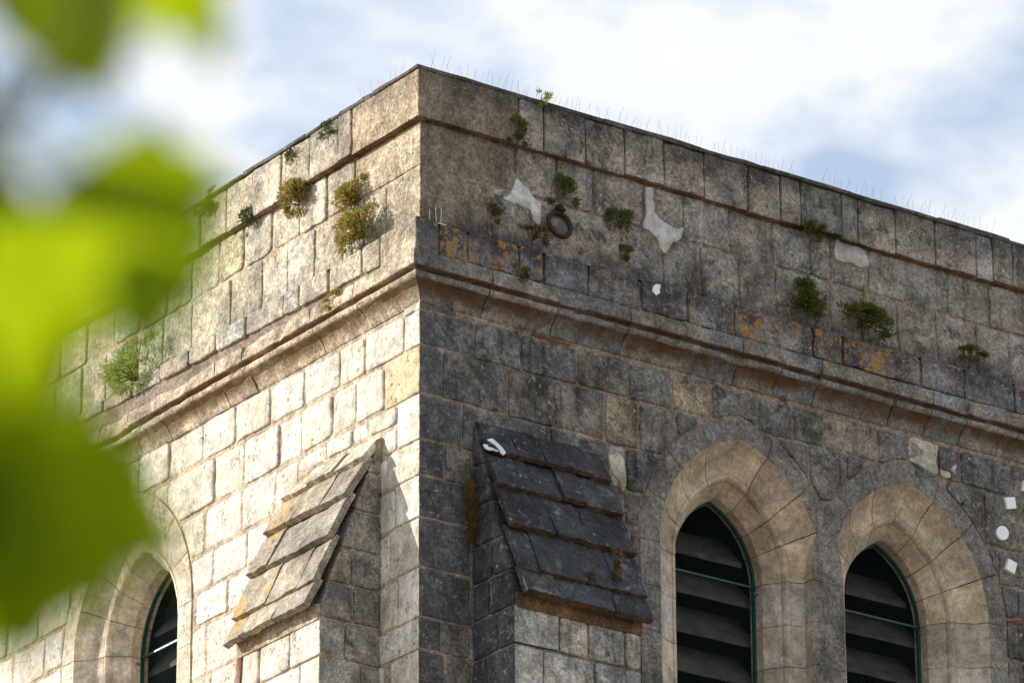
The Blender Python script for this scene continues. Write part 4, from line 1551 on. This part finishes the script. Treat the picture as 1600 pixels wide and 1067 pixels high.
G = 'plants rooted in the tower joints'
PL = [
    ('sedum_clump', 'round reddish sedum clump hanging under the sunlit coping, leftmost of three', FL, 469, 309, 0, 40, 54, .12, 'sedum', 900, .018),
    ('sedum_clump', 'reddish sedum clump on the sunlit parapet, upper of the two near the corner', FL, 556, 310, 0, 46, 46, .12, 'sedum', 900, .018),
    ('sedum_clump', 'large reddish sedum clump sitting on the sunlit ledge near the corner', FL, 565, 358, .03, 64, 52, .15, 'sedum', 1300, .018),
    ('sedum_clump', 'flat yellow and red sedum patch on the sunlit cornice', FL, 521, 471, .1, 42, 22, .05, 'sedum', 350, .014),
    ('fern_clump', 'bright green feathery clump on the sunlit ledge behind the leaves', FL, 212, 576, .06, 80, 78, .2, 'fern', 2400, .026),
    ('herb_tuft', 'dark green tuft under the shaded coping near the corner', FR, 806, 207, .04, 26, 34, .10, 'herb', 520, .018),
    ('herb_tuft', 'small sunlit yellow green tuft on top of the shaded parapet', FR, 846, 156, .05, 16, 20, .08, 'fern', 260, .018),
    ('herb_tuft', 'olive tuft growing just above the iron ring', FR, 879, 304, 0, 44, 44, .11, 'herb', 700, .017),
    ('herb_tuft', 'small olive tuft at the foot of the first white patch', FR, 770, 334, 0, 22, 20, .07, 'herb', 260, .016),
    ('herb_tuft', 'reddish olive tuft on the ledge left below the iron ring', FR, 835, 366, .03, 36, 30, .09, 'moss', 420, .016),
    ('herb_tuft', 'rounded dark green cushion between the ring and the middle white patch', FR, 967, 350, 0, 40, 38, .12, 'herb', 900, .015),
    ('herb_tuft', 'narrow olive tuft below the rounded cushion', FR, 975, 403, 0, 18, 30, .08, 'herb', 380, .015),
    ('herb_tuft', 'small olive tuft on the orange lichened ledge stones', FR, 816, 431, .1, 24, 26, .07, 'herb', 320, .015),
    ('herb_tuft', 'dark tuft under the coping left of the right white patch', FR, 1267, 361, .03, 40, 24, .09, 'herb', 480, .017),
    ('herb_bush', 'bushy green plant on the shaded ledge, taller of the two', FR, 1246, 468, .05, 66, 52, .16, 'herb', 1500, .022),
    ('herb_bush', 'spreading green plant on the shaded ledge with a tall stalk', FR, 1342, 503, .06, 92, 40, .16, 'herb', 1700, .022),
    ('herb_tuft', 'brownish tuft on the ledge near the right edge', FR, 1517, 558, .05, 52, 26, .1, 'moss', 600, .018),
    ('moss_clump', 'hanging brown moss between the corner and the slated buttress', FR, 735, 804, .02, 42, 84, .08, 'moss', 1500, .014),
    ('moss_clump', 'dry brown moss hanging from the slates near the right end', FR, 961, 888, .42, 18, 46, .05, 'moss', 420, .013),
    ('moss_clump', 'dry brown moss in the lower slate joint left of the other', FR, 922, 908, .42, 12, 26, .04, 'moss', 220, .012),
    ('moss_clump', 'green moss along the sunlit coping top near the corner', FL, 517, 202, .05, 56, 26, .03, 'moss_g', 520, .012),
    ('moss_clump', 'green moss below the sunlit coping behind the leaves', FL, 378, 345, .04, 44, 32, .04, 'moss_g', 520, .014),
    ('moss_clump', 'green moss streak on the sunlit coping beside the leaves', FL, 322, 322, .05, 44, 42, .03, 'moss_g', 500, .014),
    ('moss_clump', 'thin green moss streak on the sunlit coping top', FL, 462, 240, .05, 40, 30, .03, 'moss_g', 260, .012),
]
for i, (nm, lb, fr, px, py, d, w, h, dep, mt, n, lf) in enumerate(PL):
    plant(nm, lb, fr, px, py, d, w, h, dep, M[mt], int(n * (1.35 if mt == 'sedum' else .85)), lf * 1.35, 100 + i, G, spiky=mt == 'fern' and w > 50, wide=.22 if mt == 'fern' else .38)
# tall stalk
ka, kb = on(FR, 1349, 512, .08)
kt = on(FR, 1349, 446, .08)
stalk = empty('flower_stalk', P3(FR, ka, kb, .08))
tag(stalk, 'tall thin green flowering stalk rising from the spreading ledge plant', 'plant', G)
v, f_ = tube([P3(FR, ka, kb, .08), P3(FR, (ka + kt[0]) / 2, (kb + kt[1]) / 2, .085), P3(FR, kt[0], kt[1], .08)], [.004, .003, .002], 5)
pydata('stem', v, f_, stalk, M['fern'])
V, Fc = [], []
for i in range(160):
    t = rnd.uniform(.35, 1)
    p = Vector(P3(FR, ka + (kt[0] - ka) * t, kb + (kt[1] - kb) * t, .082))
    od = Vector((rnd.gauss(0, 1), rnd.gauss(0, 1), rnd.uniform(0, 1.2))).normalized() * rnd.uniform(.012, .026) * (1.2 - .6 * abs(t - .6))
    s = od.orthogonal().normalized() * .005
    k = len(V)
    V += [p, p + od * .5 + s, p + od, p + od * .5 - s]
    Fc.append((k, k + 1, k + 2, k + 3))
tag(pydata('foliage', V, Fc, stalk, M['fern']), kind='stuff')

# ------------------------------------------------------------------ the tree beside the photographer
def at(px, py, dist):
    return Vector(CAM + ray(px, py) * dist)


tree_base = Vector(CAM + cf * 2.2 - cr * 2.6)
tree_base.z = GROUND
tree = empty('leafy_tree', tree_base)
tag(tree, 'out of focus leafy tree branch with large bright green leaves at the left', 'tree')
t0 = Vector((tree_base.x, tree_base.y, GROUND - .1))
crotch = t0 + Vector((.1, .1, 3.1))
v, f_ = tube([t0, t0 + Vector((.03, 0, 1.0)), t0 + Vector((.02, .06, 2.0)), crotch, crotch + Vector((-.1, .1, 1.3))], [.13, .11, .1, .09, .05], 14)
pydata('trunk', v, f_, tree, M['bark'], smooth=True)
b1 = at(-150, 250, 3.1)
b2 = at(-260, 760, 3.0)
v, f_ = tube([crotch - Vector((0, 0, .4)), (crotch + b1) / 2 + Vector((0, 0, .12)), b1 + Vector((0, 0, .02)), at(40, 170, 3.15), at(160, -30, 3.2)], [.05, .03, .014, .006, .003], 8)
pydata('branch', v, f_, tree, M['bark'], smooth=True)
v, f_ = tube([(crotch + b1) / 2 + Vector((0, 0, .12)), b2, at(-60, 640, 3.05)], [.028, .01, .004], 8)
pydata('branch', v, f_, tree, M['bark'], smooth=True)


def leaf_obj(px, py, dist, length, rot, normal, width=.8, curl=.12, seed=0, stem_to=None, lobes=.16):
    """rot: direction of the tip in the picture plane (deg, 0 right, 90 up); normal: tilt of the blade (yaw, pitch) away from facing the lens"""
    R = random.Random(seed)
    c = at(px, py, dist)
    r3, u3, f3 = Vector(cr), Vector(cu), Vector(cf)
    tip = (r3 * math.cos(math.radians(rot)) + u3 * math.sin(math.radians(rot)))
    nn = -f3
    q = Matrix.Rotation(math.radians(normal[0]), 3, u3) @ Matrix.Rotation(math.radians(normal[1]), 3, r3)
    tip, nn = q @ tip, q @ nn
    sd = nn.cross(tip).normalized()
    V, Fc = [], []
    nu, nv_ = 16, 9
    for i in range(nu + 1):
        t = i / nu
        w = width * .5 * length * (math.sin(math.pi * min(1, t * 1.04 + .03) ** .72) ** .8) * (1 + lobes * math.cos(t * 17 + seed))
        for j in range(nv_):
            s = (j / (nv_ - 1)) * 2 - 1
            hh = curl * length * (s * s * .8 - .25 * math.sin(math.pi * t)) + .02 * length * math.sin(9 * t + 3 * s + seed)
            V.append(c + tip * (t - .5) * length + sd * s * w + nn * hh)
    for i in range(nu):
        for j in range(nv_ - 1):
            a = i * nv_ + j
            Fc.append((a, a + 1, a + nv_ + 1, a + nv_))
    o = pydata('leaf', V, Fc, tree, M['leaf'], smooth=True)
    if stem_to is not None:
        b0 = c - tip * .5 * length
        v, f_ = tube([b0, (b0 + stem_to) / 2 + Vector((0, 0, -.01)), stem_to], [.0012, .0012, .0018], 6)
        pydata('leaf_stalk', v, f_, o, M['fern'], smooth=True)
    return o


st = at(-40, 190, 3.13)
LEAVES = [
    # px, py, dist, length, tip rot, (yaw, pitch), width
    (132, 42, 3.2, .105, -74, (-22, -4), .9),
    (285, -5, 3.1, .075, -35, (28, 10), .85),
    (335, 60, 3.15, .042, -80, (-45, 0), .8),
    (40, -60, 3.3, .10, -40, (-30, 15), .9),
    (200, 395, 2.9, .128, -78, (33, 6), .88),
    (45, 515, 2.95, .13, -95, (34, -8), .68),
    (330, 290, 3.35, .06, -5, (-30, 10), .45),
    (238, 245, 3.2, .055, 75, (-24, 0), .9),
    (-25, 420, 3.2, .12, -100, (-14, 6), .8),
    (150, 800, 2.9, .118, -32, (-19, -6), .9),
    (50, 890, 3.0, .115, -85, (-24, 0), .95),
    (-10, 780, 3.0, .09, -60, (-22, 0), .95),
    (250, 845, 3.1, .045, -20, (20, 0), .7),
    (-30, 330, 3.2, .10, 60, (-20, 10), .8),
    (100, 20, 3.35, .10, -95, (-12, 10), .9),
    (150, 60, 3.3, .075, -60, (-28, 0), .8),
    (110, 830, 3.05, .115, -60, (-14, 10), .95),
    (50, 860, 3.2, .115, -50, (-26, 6), .95),
    (20, 900, 3.15, .12, -100, (-20, -8), 1.0),
    (225, 800, 3.15, .06, -40, (-24, 0), .8),
    (-20, 560, 3.15, .10, -80, (-18, 4), .7),
    (285, 430, 3.1, .055, -60, (-24, 6), .8),
    (20, 680, 3.25, .08, -80, (-18, 0), .8),
]
for i, (px, py, di, ln, rt, nm, wd) in enumerate(LEAVES):
    leaf_obj(px, py, di, ln, rt, nm, wd, seed=i, stem_to=st if py < 600 else at(-60, 640, 3.05))
# unseen neighbour leaves, added outside the frame to shade and dapple those in view
for i in range(20):
    R = random.Random(500 + i)
    leaf_obj(R.uniform(-560, -330), R.uniform(620, 840) if i < 14 else R.uniform(-220, -60), R.uniform(2.98, 3.15), R.uniform(.08, .12), R.uniform(-150, -30), (R.uniform(45, 75), R.uniform(-15, 15)), .9, seed=40 + i)
# unseen leaves, added to block sky and sun, gaps left along the lit rays
V, Fc = [], []
R = random.Random(5)
lit = [at(205, 380, 2.9), at(75, 520, 2.95), at(285, 0, 3.1), at(250, 845, 3.1)]
for i in range(3800):
    zone = R.random()
    if zone < .6:
        px, py = R.uniform(-3200, -330), R.uniform(-1800, 2600)
    elif zone < .85:
        px, py = R.uniform(-600, 420), R.uniform(-1700, -260)
    else:
        px, py = R.uniform(-700, 300), R.uniform(1350, 2300)
    c = at(px, py, R.uniform(2.2, 4.4))
    if any(((c - q) - SUN * (c - q).dot(SUN)).length < .10 and (c - q).dot(SUN) > 0 for q in lit):
        continue
    od = Vector((R.gauss(0, 1), R.gauss(0, 1), R.gauss(0, 1) - .5)).normalized()
    s = od.orthogonal().normalized()
    s = Matrix.Rotation(R.uniform(0, 6.28), 3, od) @ s
    L = R.uniform(.08, .13)
    k = len(V)
    V += [c - od * L * .5, c + s * L * .4, c + od * L * .5, c - s * L * .4]
    Fc.append((k, k + 1, k + 2, k + 3))
tag(pydata('added_shade_leaves', V, Fc, tree, M['leaf']), kind='stuff')
